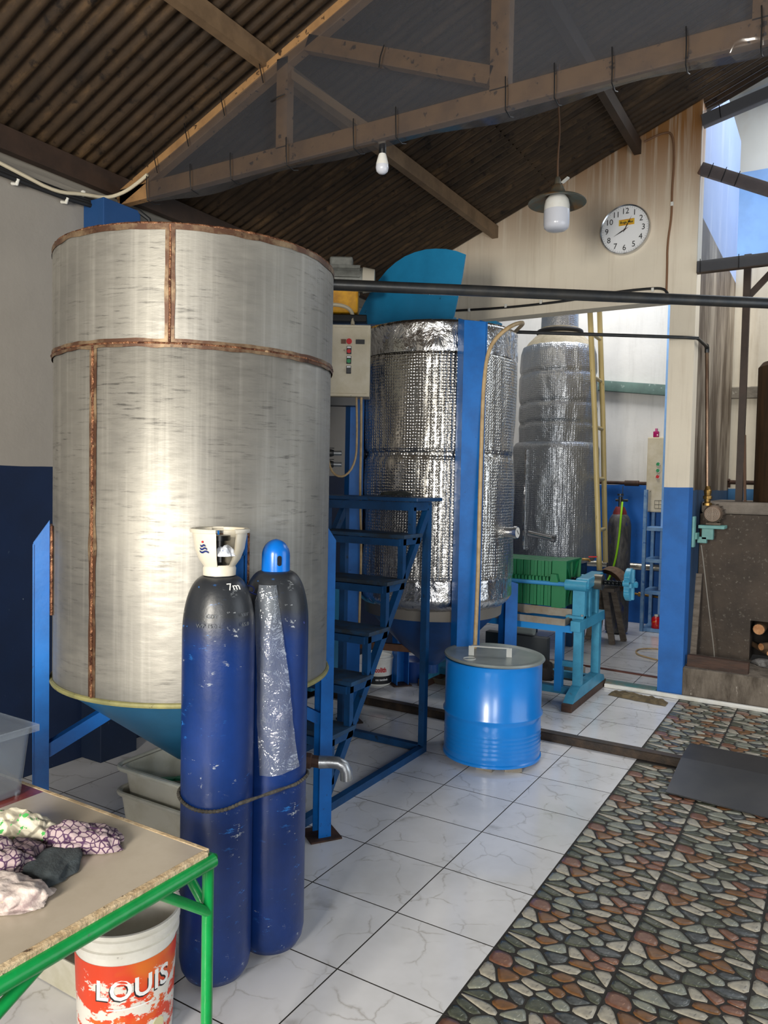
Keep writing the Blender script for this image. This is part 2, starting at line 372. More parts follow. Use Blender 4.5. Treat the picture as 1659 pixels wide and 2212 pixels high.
def text_bm(bm, s, size, o, ux, uy, th=.001, align='CENTER', bend=None, spread=1.0, condensed=1.0, bold=0.0):
    """lettering as thin raised mesh placed at o in plane ux, uy; bend = (cx, cy, radius, angle0, z) wraps it round a cylinder"""
    cu = bpy.data.curves.new('lettering', 'FONT'); cu.body = s; cu.size = size; cu.extrude = th; cu.align_x = align; cu.align_y = 'CENTER'; cu.space_character = spread
    cu.offset = bold; cu.resolution_u = 3
    to = bpy.data.objects.new('tmp_lettering', cu); COL.objects.link(to); bpy.context.view_layer.update()
    me = bpy.data.meshes.new_from_object(to.evaluated_get(bpy.context.evaluated_depsgraph_get()))
    bpy.data.objects.remove(to); bpy.data.curves.remove(cu)
    ux, uy = V(ux), V(uy); nz = ux.cross(uy).normalized(); vs = []
    for v in me.vertices:
        x, y, z = v.co.x*condensed, v.co.y, v.co.z
        if bend:
            cx, cy, rad, ang, z0 = bend; a = ang+x/rad
            vs.append(bm.verts.new((cx+(rad+z)*cos(a), cy+(rad+z)*sin(a), z0+y)))
        else: vs.append(bm.verts.new(V(o)+ux*x+uy*y+nz*z))
    for p in me.polygons:
        try: bm.faces.new([vs[i] for i in p.vertices])
        except ValueError: pass
    bpy.data.meshes.remove(me); return bm
def az_dir(c, deg):
    """unit vector from a tank centre: 0 faces the spot where the photographer stood, + turns to the right as seen from there"""
    v = (CAM-V((c[0], c[1], CAM.z))); a = math.atan2(v.y, v.x)+R(deg); return V((cos(a), sin(a), 0))

HOSEPTS = [(-1.09, 3.2, 2.765), (-0.829, 2.719, 2.722), (-0.799, 2.396, 2.636), (-0.876, 2.345, 2.559), (-0.922, 2.315, 2.46), (-0.934, 2.297, 2.264), (-0.931, 2.282, 1.919), (-0.925, 2.266, 1.488), (-0.918, 2.251, 1.056), (-0.919, 2.233, 0.617)]
XL, YB = -2.75, 4.02          # left wall plane, gable wall plane
ROOFZ = lambda x: 4.50+.40*x  # underside of the roof sheets

# ------------------------------------------------------------------ floor
bm = bm_new(); box(bm, (-.1, -.83, -.052), (5.5, 6.88, .10)); box(bm, (-.1, 5.0, .0), (5.5, 4.66, .10)); 
floor = struct('floor', bm, GROUT)
def tile_mesh(sx, sy, th, mat, name='tile'):
    b_ = bm_new(); g = .0021
    box(b_, (0, 0, -th/2), (sx-2*g, sy-2*g, th)); top = [e for e in b_.edges if all(v.co.z > -1e-4 for v in e.verts)]
    bmesh.ops.bevel(b_, geom=top, offset=.0005, segments=1, affect='EDGES')
    b_.normal_update()
    for f in b_.faces: f.material_index = 0 if f.normal.z > .99 else 1
    return _finish(name, b_, [mat, GROUT], V((0, 0, 0)), False)
def put(me, name, loc, parent, rz=0):
    o = bpy.data.objects.new(name, me); COL.objects.link(o); o.parent = parent; o.location = loc; o.rotation_euler.z = rz; WP[o.name] = V(loc); return o
full = tile_mesh(.4, .4, .008, TILE); part_low = tile_mesh(.4, .21, .008, TILE)
edge_full = tile_mesh(.35, .4, .008, TILE)
for i in range(1, 7):
    for j in range(-10, 7):
        y0 = j*.4
        if j < 6: put(full, 'tile', (-i*.4+.2, y0+.2, 0), floor, random.choice((0, pi)))
        else: put(part_low, 'tile', (-i*.4+.2, 2.505, 0), floor)
for j in range(-10, 7):
    if j < 6: put(edge_full, 'tile', (-2.575, j*.4+.2, 0), floor)
for i in range(1, 7):
    for j in range(0, 11): put(full, 'tile', (-i*.4+.2+.01, 2.87+j*.4, .052), floor, random.choice((0, pi)))
for j in range(0, 11): put(edge_full, 'tile', (-2.565, 2.87+j*.4, .052), floor)

# pebble pattern: one irregular layout shared by every tile, as on the real ceramic
def pebble_cells(n_x=5, n_y=9, size=.4, seed=5):
    rnd = random.Random(seed); P = []
    for j in range(n_y):
        for i in range(n_x):
            if rnd.random() < .12: continue
            P.append(((i+.5+(j % 2)*.5-.25+rnd.uniform(-.34, .34))/n_x*size, (j+.5+rnd.uniform(-.36, .36))/n_y*size))
    cells = []
    for i, p in enumerate(P):
        poly = [(0, 0), (size, 0), (size, size), (0, size)]
        for j, q in enumerate(P):
            if i == j: continue
            dx, dy = q[0]-p[0], (q[1]-p[1]); 
            sx, sy = dx, dy*1.9  # stretched metric gives stones that lie lengthwise
            mx, my = (p[0]+q[0])/2, (p[1]+q[1])/2
            f = lambda v: (v[0]-mx)*sx+(v[1]-my)*sy
            out = []
            for k in range(len(poly)):
                a, b = poly[k], poly[(k+1) % len(poly)]; fa, fb = f(a), f(b)
                if fa <= 0: out.append(a)
                if fa*fb < 0: t = fa/(fa-fb); out.append((a[0]+(b[0]-a[0])*t, a[1]+(b[1]-a[1])*t))
            poly = out
            if len(poly) < 3: break
        if len(poly) >= 3: cells.append(poly)
    return cells
def inset(poly, d):
    n = len(poly); out = poly
    A = sum(poly[i][0]*poly[(i+1) % n][1]-poly[(i+1) % n][0]*poly[i][1] for i in range(n))/2
    if A < 0: poly = poly[::-1]; out = poly
    for i in range(n):
        a, b = poly[i], poly[(i+1) % n]; L = math.hypot(b[0]-a[0], b[1]-a[1])
        if L < 1e-6: continue
        nx, ny = -(b[1]-a[1])/L, (b[0]-a[0])/L
        f = lambda v: -((v[0]-a[0])*nx+(v[1]-a[1])*ny-d)
        o2 = []
        for k in range(len(out)):
            p, q = out[k], out[(k+1) % len(out)]; fp, fq = f(p), f(q)
            if fp <= 0: o2.append(p)
            if fp*fq < 0: t = fp/(fp-fq); o2.append((p[0]+(q[0]-p[0])*t, p[1]+(q[1]-p[1])*t))
        out = o2
        if len(out) < 3: return []
    return out
def chaikin(p, it=1):
    for _ in range(it):
        q = []
        for i in range(len(p)):
            a, b = p[i], p[(i+1) % len(p)]
            q += [(a[0]*.78+b[0]*.22, a[1]*.78+b[1]*.22), (a[0]*.22+b[0]*.78, a[1]*.22+b[1]*.78)]
        p = q
    return p
def stone_into(bm, poly, h, mi):
    n = len(poly); cx = sum(p[0] for p in poly)/n; cy = sum(p[1] for p in poly)/n
    lay = [(1, -.002), (.93, h*.7), (.6, h)]
    rings = [[bm.verts.new((cx+(x-cx)*s, cy+(y-cy)*s, z)) for x, y in poly] for s, z in lay]
    for A, B in zip(rings, rings[1:]):
        for k in range(n): f = bm.faces.new((A[k], A[(k+1) % n], B[(k+1) % n], B[k])); f.material_index = mi; f.smooth = True
    f = bm.faces.new(rings[-1]); f.material_index = mi; f.smooth = True
    return cx, cy
rnd = random.Random(3); STONES = []
for c in pebble_cells():
    p = inset(c, .0030)
    if len(p) < 3: continue
    ar = abs(sum(p[i][0]*p[(i+1) % len(p)][1]-p[(i+1) % len(p)][0]*p[i][1] for i in range(len(p)))/2)
    if ar < 6e-5: continue
    p = chaikin(p, 1)
    k = rnd.choices(range(6), (30, 22, 15, 13, 5, 12))[0]
    STONES.append((p, rnd.uniform(.0022, .0036), k))
stone_meshes = []
for p, h, k in STONES:
    b_ = bm_new(); n = len(p); cx = sum(q[0] for q in p)/n; cy = sum(q[1] for q in p)/n
    stone_into(b_, [(x-cx, y-cy) for x, y in p], h, 0)
    me = bpy.data.meshes.new('pebble'); b_.to_mesh(me); b_.free(); me.materials.append(PB[k]); stone_meshes.append((me, cx, cy))
ptile = tile_mesh(.4, .4, .008, GROUT, 'pebble_tile'); ptile_s = tile_mesh(.4, .21, .008, GROUT, 'pebble_tile')
near = set(((0, 0), (0, 1), (1, 1), (0, 2), (1, 0), (1, 2), (2, 1))[:300//len(STONES)])
rest = bm_new()
def scatter(x0, y0, z0, ymax=None):
    for p, h, k in STONES:
        q = [(x0+x, y0+y) for x, y in p]
        if ymax and max(y for x, y in q) > ymax: continue
        n0 = len(rest.verts); stone_into(rest, q, h, k)
        rest.verts.ensure_lookup_table()
        for v in rest.verts[n0:]: v.co.z += z0
cnt = 0
for i in range(0, 6):
    for j in range(-2, 7):
        t = put(ptile if j < 6 else ptile_s, 'pebble_tile', (i*.4+.2, j*.4+.2 if j < 6 else 2.505, -.001), floor)
        if (i, j) in near:
            for me, cx, cy in stone_meshes:
                if cnt >= 300: break
                s = bpy.data.objects.new('pebble', me); COL.objects.link(s); s.parent = t; s.location = (cx-.2, cy-.2, 0); cnt += 1
        else: scatter(i*.4, j*.4, -.001, 2.605 if j == 6 else None)
for i in range(0, 6):
    for j in range(0, 4):
        t = put(ptile, 'pebble_tile', (i*.4+.21, 2.87+j*.4, .051), floor); 
        scatter(i*.4+.01, 2.67+j*.4, .051, 3.97)
me = bpy.data.meshes.new('pebble'); rest.to_mesh(me); rest.free()
for m in PB: me.materials.append(m)
ps = bpy.data.objects.new('pebble', me); COL.objects.link(ps); ps.parent = floor; ps['kind'] = 'stuff'
# metal curb on the step between the two levels
bm = bm_new(); box(bm, (-1.08, 2.613, .027), (3.34, .006, .052)); box(bm, (-1.08, 2.640, .052), (3.34, .06, .006))
box(bm, (1.3, 2.613, .027), (1.7, .006, .052)); box(bm, (1.3, 2.640, .052), (1.7, .06, .006))
struct('trim_1', bm, pm('curb_rust_steel', '#2d2723', .5, .3, c2='#4a3b2e', nscale=10, bs=.3))
# thin white strip laid along the gable line
bm = bm_new(); bar(bm, (-.555, 3.95, .068), (1.6, 3.93, .068), .03, .03, bev=.004)
o = tag(obj('floor_strip', bm, WHITE_PL, loc=(.5, 3.94, .053)), 'thin white strip lying on the floor along the foot of the blue and white pillar', 'strip')
bm = bm_new(); bar(bm, (-1.6, 4.60, .058), (-.19, 4.50, .058), .035, .008)
tag(obj('threshold_strip', bm, pm('brown_threshold', '#5a2c1e', .5), loc=(-.9, 4.55, .053)), 'dark brown strip across the tiled floor of the back room', 'strip')
bm = bm_new(); bar(bm, (-1.5, 4.06, .070), (-.17, 4.02, .070), .09, .035)
tag(obj('sill_board', bm, pm('teal_flaked_board', '#3c6f70', .6, c2='#6d6a5c', nscale=9), loc=(-.9, 4.03, .053)), 'flaking teal board on the floor between press foot and blue pillar', 'board')

# ------------------------------------------------------------------ walls
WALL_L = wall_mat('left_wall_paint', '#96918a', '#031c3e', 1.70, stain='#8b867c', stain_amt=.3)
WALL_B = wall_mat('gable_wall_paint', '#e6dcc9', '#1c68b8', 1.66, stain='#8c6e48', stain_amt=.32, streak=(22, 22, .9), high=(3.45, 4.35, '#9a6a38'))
WALL_K = wall_mat('back_room_paint', '#d9d8d4', '#0a62b8', 1.68, stain='#9c9a95', stain_amt=.35)
SOOT = wall_mat('sooty_side_wall', '#a59a8a', '#2a4a6c', 1.64, stain='#40301f', stain_amt=.95, streak=(2.2, 2.2, .5), lo=.36, hi=.56)
OUTW = wall_mat('outer_blue_wall', '#d9d2c4', '#86b2e6', 4.95, stain='#b59a78', stain_amt=.5, streak=(2.5, 2.5, 1.5))
WHITE_UP = wall_mat('yard_wall_paint', '#dcd3c0', '#3b76a8', 1.66, stain='#8c7350', stain_amt=.5, streak=(12, 12, 1))

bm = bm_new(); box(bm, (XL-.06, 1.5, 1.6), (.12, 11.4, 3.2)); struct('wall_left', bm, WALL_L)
bm = bm_new(); box(bm, (XL+.03, .90, 1.6), (.28, .26, 3.2), bev=.004)
struct('trim_2', bm, wall_mat('column_blue_shade_below', '#17467c', '#031a36', 2.9, stain='#16324a', stain_amt=.3))  # near-black lower colour paints in the shade low behind the tank
# grey boards closing the gap above the left wall
bm = bm_new()
for k in range(3): bar(bm, (XL-.02-.01*k, -3.5, 3.235+.055*k), (XL-.02-.01*k, 4.0, 3.235+.055*k), .012, .052)
struct('trim_3', bm, pm('grey_eave_board', '#8a857b', .7, c2='#77726a', nscale=6, vs=(1, .2, 4), bs=.2))
# gable wall above the opening, with the pillar at its right end
bm = bm_new()
xa, xb = XL, -.17
prism(bm, [(xa, 3.07), (xb, 3.07), (xb, ROOFZ(xb)+.03), (xa, ROOFZ(xa)+.03)], (0, YB+.15, 0), (1, 0, 0), (0, 0, 1), .15)
prism(bm, [(xb, .04), (.012, .04), (.012, ROOFZ(.012)+.03), (xb, ROOFZ(xb)+.03)], (0, YB+.18, 0), (1, 0, 0), (0, 0, 1), .18)
struct('wall_back', bm, WALL_B)
bm = bm_new(); box(bm, (-.075, 5.27, 1.86), (.17, 2.14, 3.72)); struct('wall_right', bm, SOOT)
bm = bm_new(); box(bm, (-.075, 5.27, 4.42), (.17, 2.14, 1.40)); struct('wall_upper', bm, wall_mat('pale_blue_upper_wall', '#9db2de', None, 0, stain='#dfe6f4', stain_amt=.5, streak=(5, 5, 1)))
bm = bm_new(); box(bm, (-1.5, 7.12, 2.6), (2.8, .14, 5.2)); struct('wall_far', bm, WALL_K)
bm = bm_new(); box(bm, (-.14, 7.0, 2.6), (.3, .3, 5.2)); struct('wall_corner', bm, WALL_K)
bm = bm_new(); box(bm, (1.2, 6.45, 1.95), (2.42, .14, 3.9)); struct('wall_yard', bm, WHITE_UP)
bm = bm_new(); box(bm, (1.4, 6.75, 3.2), (4.2, .14, 6.4)); struct('wall_outer', bm, OUTW)
# walls behind the photographer and on the right with openings; the right front doorway is added for light
bm = bm_new()
box(bm, (-1.6, -4.25, 2.0), (2.4, .12, 4.0)); box(bm, (1.45, -4.25, 2.0), (1.3, .12, 4.0)); box(bm, (3.5, -4.25, 2.0), (.4, .12, 4.0)); box(bm, (2.7, -4.25, 3.4), (1.2, .12, 1.2)); box(bm, (.2, -4.25, 3.2), (1.2, .12, 1.6))
struct('wall_front', bm, wall_mat('front_wall_paint', '#6a665f', '#062a55', 1.7, stain='#7a756b', stain_amt=.3))
bm = bm_new()
box(bm, (3.62, -2.0, 2.5), (.12, 4.4, 5.0)); box(bm, (3.62, 5.2, 2.5), (.12, 3.4, 5.0)); box(bm, (3.62, 1.85, 4.0), (.12, 3.3, 2.0))
struct('wall_side', bm, wall_mat('side_wall_paint', '#6a665f', '#062a55', 1.7, stain='#7a756b', stain_amt=.3))
bm = bm_new(); box(bm, (3.0, 1.5, -.06), (1.3, 11.5, .10)); struct('floor_yard', bm, CONC)
# timber beam, cladding board of the back room
bm = bm_new(); bar(bm, (-2.2, 7.0, 2.93), (-.30, 7.0, 2.70), .08, .12, bev=.006)
o = tag(obj('wall_beam', bm, pm('teal_grey_beam', '#5f7a72', .6, c2='#566c66', nscale=8, c3='#93a39c', s3=20), loc=(-1, 7.0, 2.8)), 'grey-green beam running across the white back room wall behind the yellow ladder', 'beam')

# ------------------------------------------------------------------ roof
ceil_bm = bm_new(); box(ceil_bm, (.98, 0, 0), (.1, .1, .02)); ceil_bm.free()
bm = bm_new(); bar(bm, (2.55, -4.2, ROOFZ(2.55)+.05), (2.55, 4.2, ROOFZ(2.55)+.05), .12, .06)
ceiling = struct('ceiling', bm, BROWN_D)
def sheet(x0, x1, y0, y1, lift, seed):
    b_ = bm_new(); rn = random.Random(seed); pitch = .076; ny = int((y1-y0)/pitch*8); nx = 7
    dz = rn.uniform(-.003, .003)
    grid = []
    for i in range(nx+1):
        x = x0+(x1-x0)*i/nx; row = []
        for j in range(ny+1):
            y = y0+(y1-y0)*j/ny
            z = ROOFZ(x)+lift+dz+.0125*cos(2*pi*y/pitch)+.004*noise.noise(V((x*1.3, y*2, seed)))
            row.append(b_.verts.new((x, y, z)))
        grid.append(row)
    for i in range(nx):
        for j in range(ny): b_.faces.new((grid[i][j], grid[i+1][j], grid[i+1][j+1], grid[i][j+1]))
    return obj('roof_sheet', b_, ROOF, ceiling, 60, merge=False)
k = 0
for (x0, x1, lf) in ((-3.05, -1.10, .014), (-1.25, .72, .020), (.60, 2.62, .026)):
    y = -4.3
    while y < 4.1:
        sheet(x0, x1, y, min(y+.87, 4.22), lf+(.003 if k % 2 else 0), k); y += .836; k += 1
# roof over the left strip ends at the gable; purlins run along it
def purlin(x, label, y0=-4.2, y1=4.02, mat=BROWN_M, h=.10):
    b_ = bm_new(); z = ROOFZ(x)-h/2-.004
    lip_channel(b_, (x, y0, z), (x, y1, z), .05, h, .004, (0, 0, 1), -1)
    t = tag(obj('purlin', b_, mat, None, False, (x, 0, z)), label, 'beam', 'roof purlins'); return t
purlin(-2.72, 'lowest brown steel purlin, just above the left wall', h=.12, mat=BROWN_D)
purlin(-1.62, 'second brown steel purlin from the left wall, meeting the gable left of the pendant lamp', mat=pm('tan_brown_steel', '#7c654c', .6, c2='#66523d', nscale=7))
purlin(-.45, 'third brown steel purlin, meeting the gable above the clock', mat=BROWN_D)
purlin(.70, 'fourth brown steel purlin, uppermost in view')
# gap bricks above the wall behind the first tank
bm = bm_new()
wl = bpy.data.objects['wall_left']
for k in range(5):
    b_ = bm_new(); box(b_, (XL-.03, 2.05+k*.17, 3.30), (.11, .10, .06), bev=.004)
    obj('brick', b_, pm('pale_orange_brick', '#b58a6a', .8, c2='#9c7557', nscale=20, bs=.4), wl)

# ------------------------------------------------------------------ first truss with its plastic sheeting
YT = 1.0
t = thing('roof_truss', 'brown steel roof truss nearest the camera, wrapped in plastic sheeting with black ties', 'truss', (-1, YT, 3.23))
tz = lambda x: ROOFZ(x)-.14
b_ = bm_new(); bar(b_, (-2.70, YT, 3.285), (3.4, YT, 3.285), .05, .09, bev=.004); obj('bottom_chord', b_, BROWN_ST, t, False)
b_ = bm_new(); bar(b_, (-2.72, YT, tz(-2.72)), (2.5, YT, tz(2.5)), .05, .09, bev=.004); obj('top_chord', b_, BROWN_ST, t, False)
b_ = bm_new(); bar(b_, (-1.49, YT, 3.32), (-1.49, YT, tz(-1.49)), .07, .05, (0, 1, 0)); obj('web_post', b_, BROWN_ST, t, False)
b_ = bm_new(); bar(b_, (-.315, YT, 3.32), (-.315, YT, tz(-.315)), .085, .05, (0, 1, 0)); obj('web_post', b_, BROWN_ST, t, False)
b_ = bm_new(); bar(b_, (-1.34, YT, 3.80), (-.355, YT, 3.39), .05, .075, (0, 0, 1)); obj('web_brace', b_, BROWN_ST, t, False)
b_ = bm_new(); bar(b_, (-1.47, YT+.02, 3.70), (-1.0, YT+.02, 3.33), .03, .035, (0, 0, 1)); obj('web_brace', b_, pm('light_brown_steel', '#8a6f50', .6), t, False)
b_ = bm_new(); bar(b_, (.70, YT, 3.32), (.70, YT, tz(.7)), .085, .05, (0, 1, 0)); obj('web_post', b_, BROWN_ST, t, False)
# sheet hangs on the camera side, laps under the chord
def curtain(name, mat, x0, x1, y, zb, ztop, nx=150, nz=26, parent=None, amp=.012, fold=None, seed=0):
    b_ = bm_new(); g = []
    for i in range(nx+1):
        x = x0+(x1-x0)*i/nx; row = []; zt = ztop(x); z0 = zb(x)
        for j in range(nz+1):
            f = j/nz; z = z0+(zt-z0)*f
            d = amp*noise.noise(V((x*1.6, z*1.6, seed)))+amp*.5*noise.noise(V((x*5, z*5, seed+3)))
            if fold:
                fx, fz, fr, fa = fold; rr = math.hypot(x-fx, z-fz)
                if rr < fr: q = (1-rr/fr)**2; d += fa*q*sin(14*noise.noise(V((x*5, z*7, 9)))*2+x*30)
            row.append(b_.verts.new((x, y-.034-abs(d), z)))
        g.append(row)
    for i in range(nx):
        for j in range(nz): b_.faces.new((g[i][j], g[i+1][j], g[i+1][j+1], g[i][j+1]))
    # lap under the chord
    for i in range(nx):
        a, b = g[i][0], g[i+1][0]
        if i == 0: pa = b_.verts.new((a.co.x, y+.035, a.co.z+.012*sin(a.co.x*7)+.006))
        pb = b_.verts.new((b.co.x, y+.035, b.co.z+.012*sin(b.co.x*7)+.006)); b_.faces.new((a, b, pb, pa)); pa = pb
    return obj(name, b_, mat, parent, 80)
curtain('plastic_sheet', SHEET, -2.45, 1.5, YT, lambda x: 3.215+.008*sin(x*4), lambda x: min(tz(x)-.01, 4.4), parent=t, fold=(.62, 3.40, .26, .05))
TIE = pm('black_cable_tie', '#0e0e10', .5)
for x in (-2.43, -2.09, -1.80, -1.43, -1.03, -.80, -.27, -.06, .17, .44, .69):
    b_ = bm_new(); tube(b_, [(x, YT-.060, 3.345), (x+.004, YT-.064, 3.28), (x+.002, YT-.055, 3.21), (x, YT+.0, 3.205), (x, YT+.04, 3.22)], .0028, 6); obj('cable_tie', b_, TIE, t)
for x, dz in ((-2.12, 0), (-1.86, 0), (-1.60, 0), (-2.36, 0)):
    z = tz(x); b_ = bm_new(); tube(b_, [(x-.02, YT-.058, z+.06), (x, YT-.064, z), (x+.015, YT-.058, z-.07)], .0028, 6); obj('cable_tie', b_, TIE, t)
b_ = bm_new(); tube(b_, [(-.87, YT-.058, 3.64), (-.885, YT-.064, 3.59), (-.895, YT-.058, 3.545)], .0028, 6); obj('cable_tie', b_, TIE, t)
b_ = bm_new(); tube(b_, [(-1.535, YT-.058, 3.545), (-1.49, YT-.066, 3.55), (-1.445, YT-.058, 3.56)], .0028, 6); obj('cable_tie', b_, TIE, t)

# second truss, over the furnace bay, in the gable plane
t = thing('roof_truss', 'smaller brown truss over the furnace right of the pillar, wrapped in bright plastic', 'truss', (.5, YB, 3.29))
b_ = bm_new(); bar(b_, (.012, YB, 3.29), (3.4, YB, 3.29), .05, .09, bev=.004); obj('bottom_chord', b_, BROWN_D, t, False)
b_ = bm_new(); bar(b_, (.012, YB, 4.02), (.98, YB, 3.52), .05, .085, bev=.004); obj('web_brace', b_, pm('truss_red_brown', '#5b4035', .6, c2='#6e5142', nscale=9), t, False)
b_ = bm_new(); bar(b_, (.012, YB, 4.36), (1.6, YB, 4.72), .06, .09, bev=.004); obj('top_chord', b_, pm('truss_grey_brown', '#6b5e55', .55), t, False)
curtain('plastic_sheet', SHEET_B, .015, 1.7, YB, lambda x: 3.25, lambda x: 4.42+.23*x, nx=60, nz=20, parent=t, amp=.008, seed=5)
for x in (.04, .30, .62): b_ = bm_new(); tube(b_, [(x, YB-.05, 3.34), (x, YB-.052, 3.24)], .003, 6); obj('cable_tie', b_, TIE, t)
for x in (.09, .18, .27): b_ = bm_new(); z = 4.02-.515*x; tube(b_, [(x+.018, YB-.05, z+.05), (x-.018, YB-.052, z-.05)], .003, 6); obj('cable_tie', b_, TIE, t)
b_ = bm_new(); tube(b_, [(.13, YB-.05, 4.44), (.145, YB-.052, 4.34)], .003, 6); obj('cable_tie', b_, TIE, t)

# ------------------------------------------------------------------ first tank
TC = V((-1.343, .269, 0)); TR = .559; ZB, ZS, ZT = .83, 2.11, 2.52
t = thing('storage_tank', 'large scratched stainless steel tank with brown weld seams, beside the left wall', 'tank', (TC.x, TC.y, 0))
b_ = bm_new(); lathe(b_, (TC.x, TC.y, 0), [(TR, ZB), (TR+.001, ZB+.05), (TR, ZS-.004), (TR-.002, ZS), (TR+.004, ZS+.004), (TR+.004, ZT), (TR-.002, ZT+.002), (TR-.006, ZT), (TR-.006, ZB+.02)], 128,
             disp=lambda a, h: .0018*noise.noise(V((cos(a)*2, sin(a)*2, h*2)))); obj('shell', b_, STEEL, t, 40)
b_ = bm_new(); lathe(b_, (TC.x, TC.y, 0), [(TR-.002, ZB+.004), (.08, .46), (.04, .44), (.04, .38), (.0, .38)], 96); obj('cone_bottom', b_, pm('cone_blue_paint', '#2f7aa8', .35, .3, c2='#2b6f99', nscale=3), t, 40)
b_ = bm_new(); tube(b_, [(TC.x+(TR+.003)*cos(a), TC.y+(TR+.003)*sin(a), ZB+.006) for a in [2*pi*i/120 for i in range(121)]], .010, 8, False); obj('base_weld', b_, OLIVE, t)
def band(bm, z0, z1, r, seg=140, a0=0, a1=2*pi):
    A = None
    for i in range(seg+1):
        a = a0+(a1-a0)*i/seg; wob = .006*noise.noise(V((cos(a)*9, sin(a)*9, z0*9)))
        p = bm.verts.new((TC.x+r*cos(a), TC.y+r*sin(a), z0+wob)); q = bm.verts.new((TC.x+r*cos(a), TC.y+r*sin(a), z1+wob*.6))
        if A: bm.faces.new((A[0], p, q, A[1]))
        A = (p, q)
def weld(parent, pts, r, name='weld_seam', seg=7, wob=.0015):
    b_ = bm_new(); P = []
    for i in range(len(pts)-1):
        for k in range(8): f = k/8; p = V(pts[i])*(1-f)+V(pts[i+1])*f; P.append(p+V((0, 0, 0))+V((noise.noise(p*40), noise.noise(p*43+V((5, 0, 0))), noise.noise(p*47+V((0, 9, 0)))))*wob)
    rs = [r*(1+.25*noise.noise(p*90)) for p in P]; tube(b_, P, rs, seg); return obj(name, b_, WELD, parent)
circ = lambda z, r: [(TC.x+r*cos(2*pi*i/60), TC.y+r*sin(2*pi*i/60), z) for i in range(61)]
def tint_strip(parent, kind, w, **k):
    b_ = bm_new()
    if kind == 'ring': band(b_, k['z']-w/2, k['z']+w/2, k['r'])
    else:
        A = None; d = k['ang']; n = 60
        for i in range(n+1):
            z = k['z0']+(k['z1']-k['z0'])*i/n; ww = w/2*(1+.35*noise.noise(V((z*9, d, 2)))); da = ww/TR
            a = math.atan2(az_dir(TC, d).y, az_dir(TC, d).x)
            p = b_.verts.new((TC.x+k['r']*cos(a-da), TC.y+k['r']*sin(a-da), z)); m = b_.verts.new((TC.x+(k['r']+.0006)*cos(a), TC.y+(k['r']+.0006)*sin(a), z)); q = b_.verts.new((TC.x+k['r']*cos(a+da), TC.y+k['r']*sin(a+da), z))
            if A: b_.faces.new((A[0], A[1], m, p)); b_.faces.new((A[1], A[2], q, m))
            A = (p, m, q)
    return obj('heat_tint', b_, TINT, parent)
tint_strip(t, 'ring', .030, z=ZS, r=TR+.0065); tint_strip(t, 'ring', .020, z=ZT-.012, r=TR+.0068)
tint_strip(t, 'v', .034, ang=-9.9, z0=ZS, z1=ZT, r=TR+.0068); tint_strip(t, 'v', .034, ang=-40, z0=ZB, z1=ZS, r=TR+.0035)
weld(t, circ(ZS, TR+.006), .004); weld(t, circ(ZT, TR+.002), .005)
dv = az_dir(TC, -9.9)*(TR+.008); weld(t, [(TC.x+dv.x, TC.y+dv.y, ZS), (TC.x+dv.x, TC.y+dv.y, ZT)]*1, .0045)
def vweld(ang, z0, z1, n=14):
    d = az_dir(TC, ang)*(TR+.005); return [(TC.x+d.x, TC.y+d.y, z0+(z1-z0)*i/n) for i in range(n+1)]
weld(t, vweld(-9.9, ZS, ZT), .0045); weld(t, vweld(-40, ZB, ZS, 30), .0050)
def leg_channel(parent, C, rad, ang, ztop, w=.085, d=.06, foot=True, slant=True, mat=BLUE, z0=0.0, sl=.09):
    e = az_dir(C, ang); s = V((-e.y, e.x, 0)); c = V((C[0], C[1], 0))+e*rad
    b_ = bm_new(); poly = [(-d/2, z0), (d/2, z0), (d/2, ztop-sl if slant else ztop), (-d/2, ztop)]
    prism(b_, poly, c-s*w/2, e, (0, 0, 1), .005); prism(b_, poly, c+s*(w/2-.005), e, (0, 0, 1), .005)
    o_, u_ = c+e*(d/2-.005), None
    prism(b_, [(-w/2, z0), (w/2, z0), (w/2, ztop-sl if slant else ztop), (-w/2, ztop-sl if slant else ztop)], o_, s, (0, 0, 1), .005 if True else 0)
    lg = obj('leg', b_, mat, parent, False)
    if foot: b2 = bm_new(); box(b2, c+V((0, 0, z0+.004)), (.15, .15, .008), Matrix.Rotation(math.atan2(e.y, e.x), 3, 'Z')); obj('foot_plate', b2, RUST_ST, lg, False)
    return c, e, s, lg
for a, rad in ((-80, .60), (101, .588), (12, .60), (192, .60)):
    c, e, s, lg = leg_channel(t, TC, rad, a, 1.465)
    # diagonal strut from leg to cone
    b_ = bm_new(); bar(b_, c-e*.02+V((0, 0, .55)), c-e*.27+V((0, 0, .69)), .05, .05); obj('strut', b_, BLUE, t, False)
    # welded pad plate on the shell
    b_ = bm_new(); cc = V((TC.x, TC.y, 1.275))+e*(TR+.004); box(b_, cc, (.008, .13, .34), Matrix.Rotation(math.atan2(e.y, e.x), 3, 'Z'), bev=.003); pad = obj('pad_plate', b_, BLUE, t, False)
    b_ = bm_new(); R3 = Matrix.Rotation(math.atan2(e.y, e.x), 3, 'Z'); q = [R3 @ V((0, y, z))+cc for y, z in ((-.067, -.172), (.067, -.172), (.067, .172), (-.067, .172), (-.067, -.172))]
    tube(b_, q, .006, 6); obj('pad_weld', b_, WELD, pad)
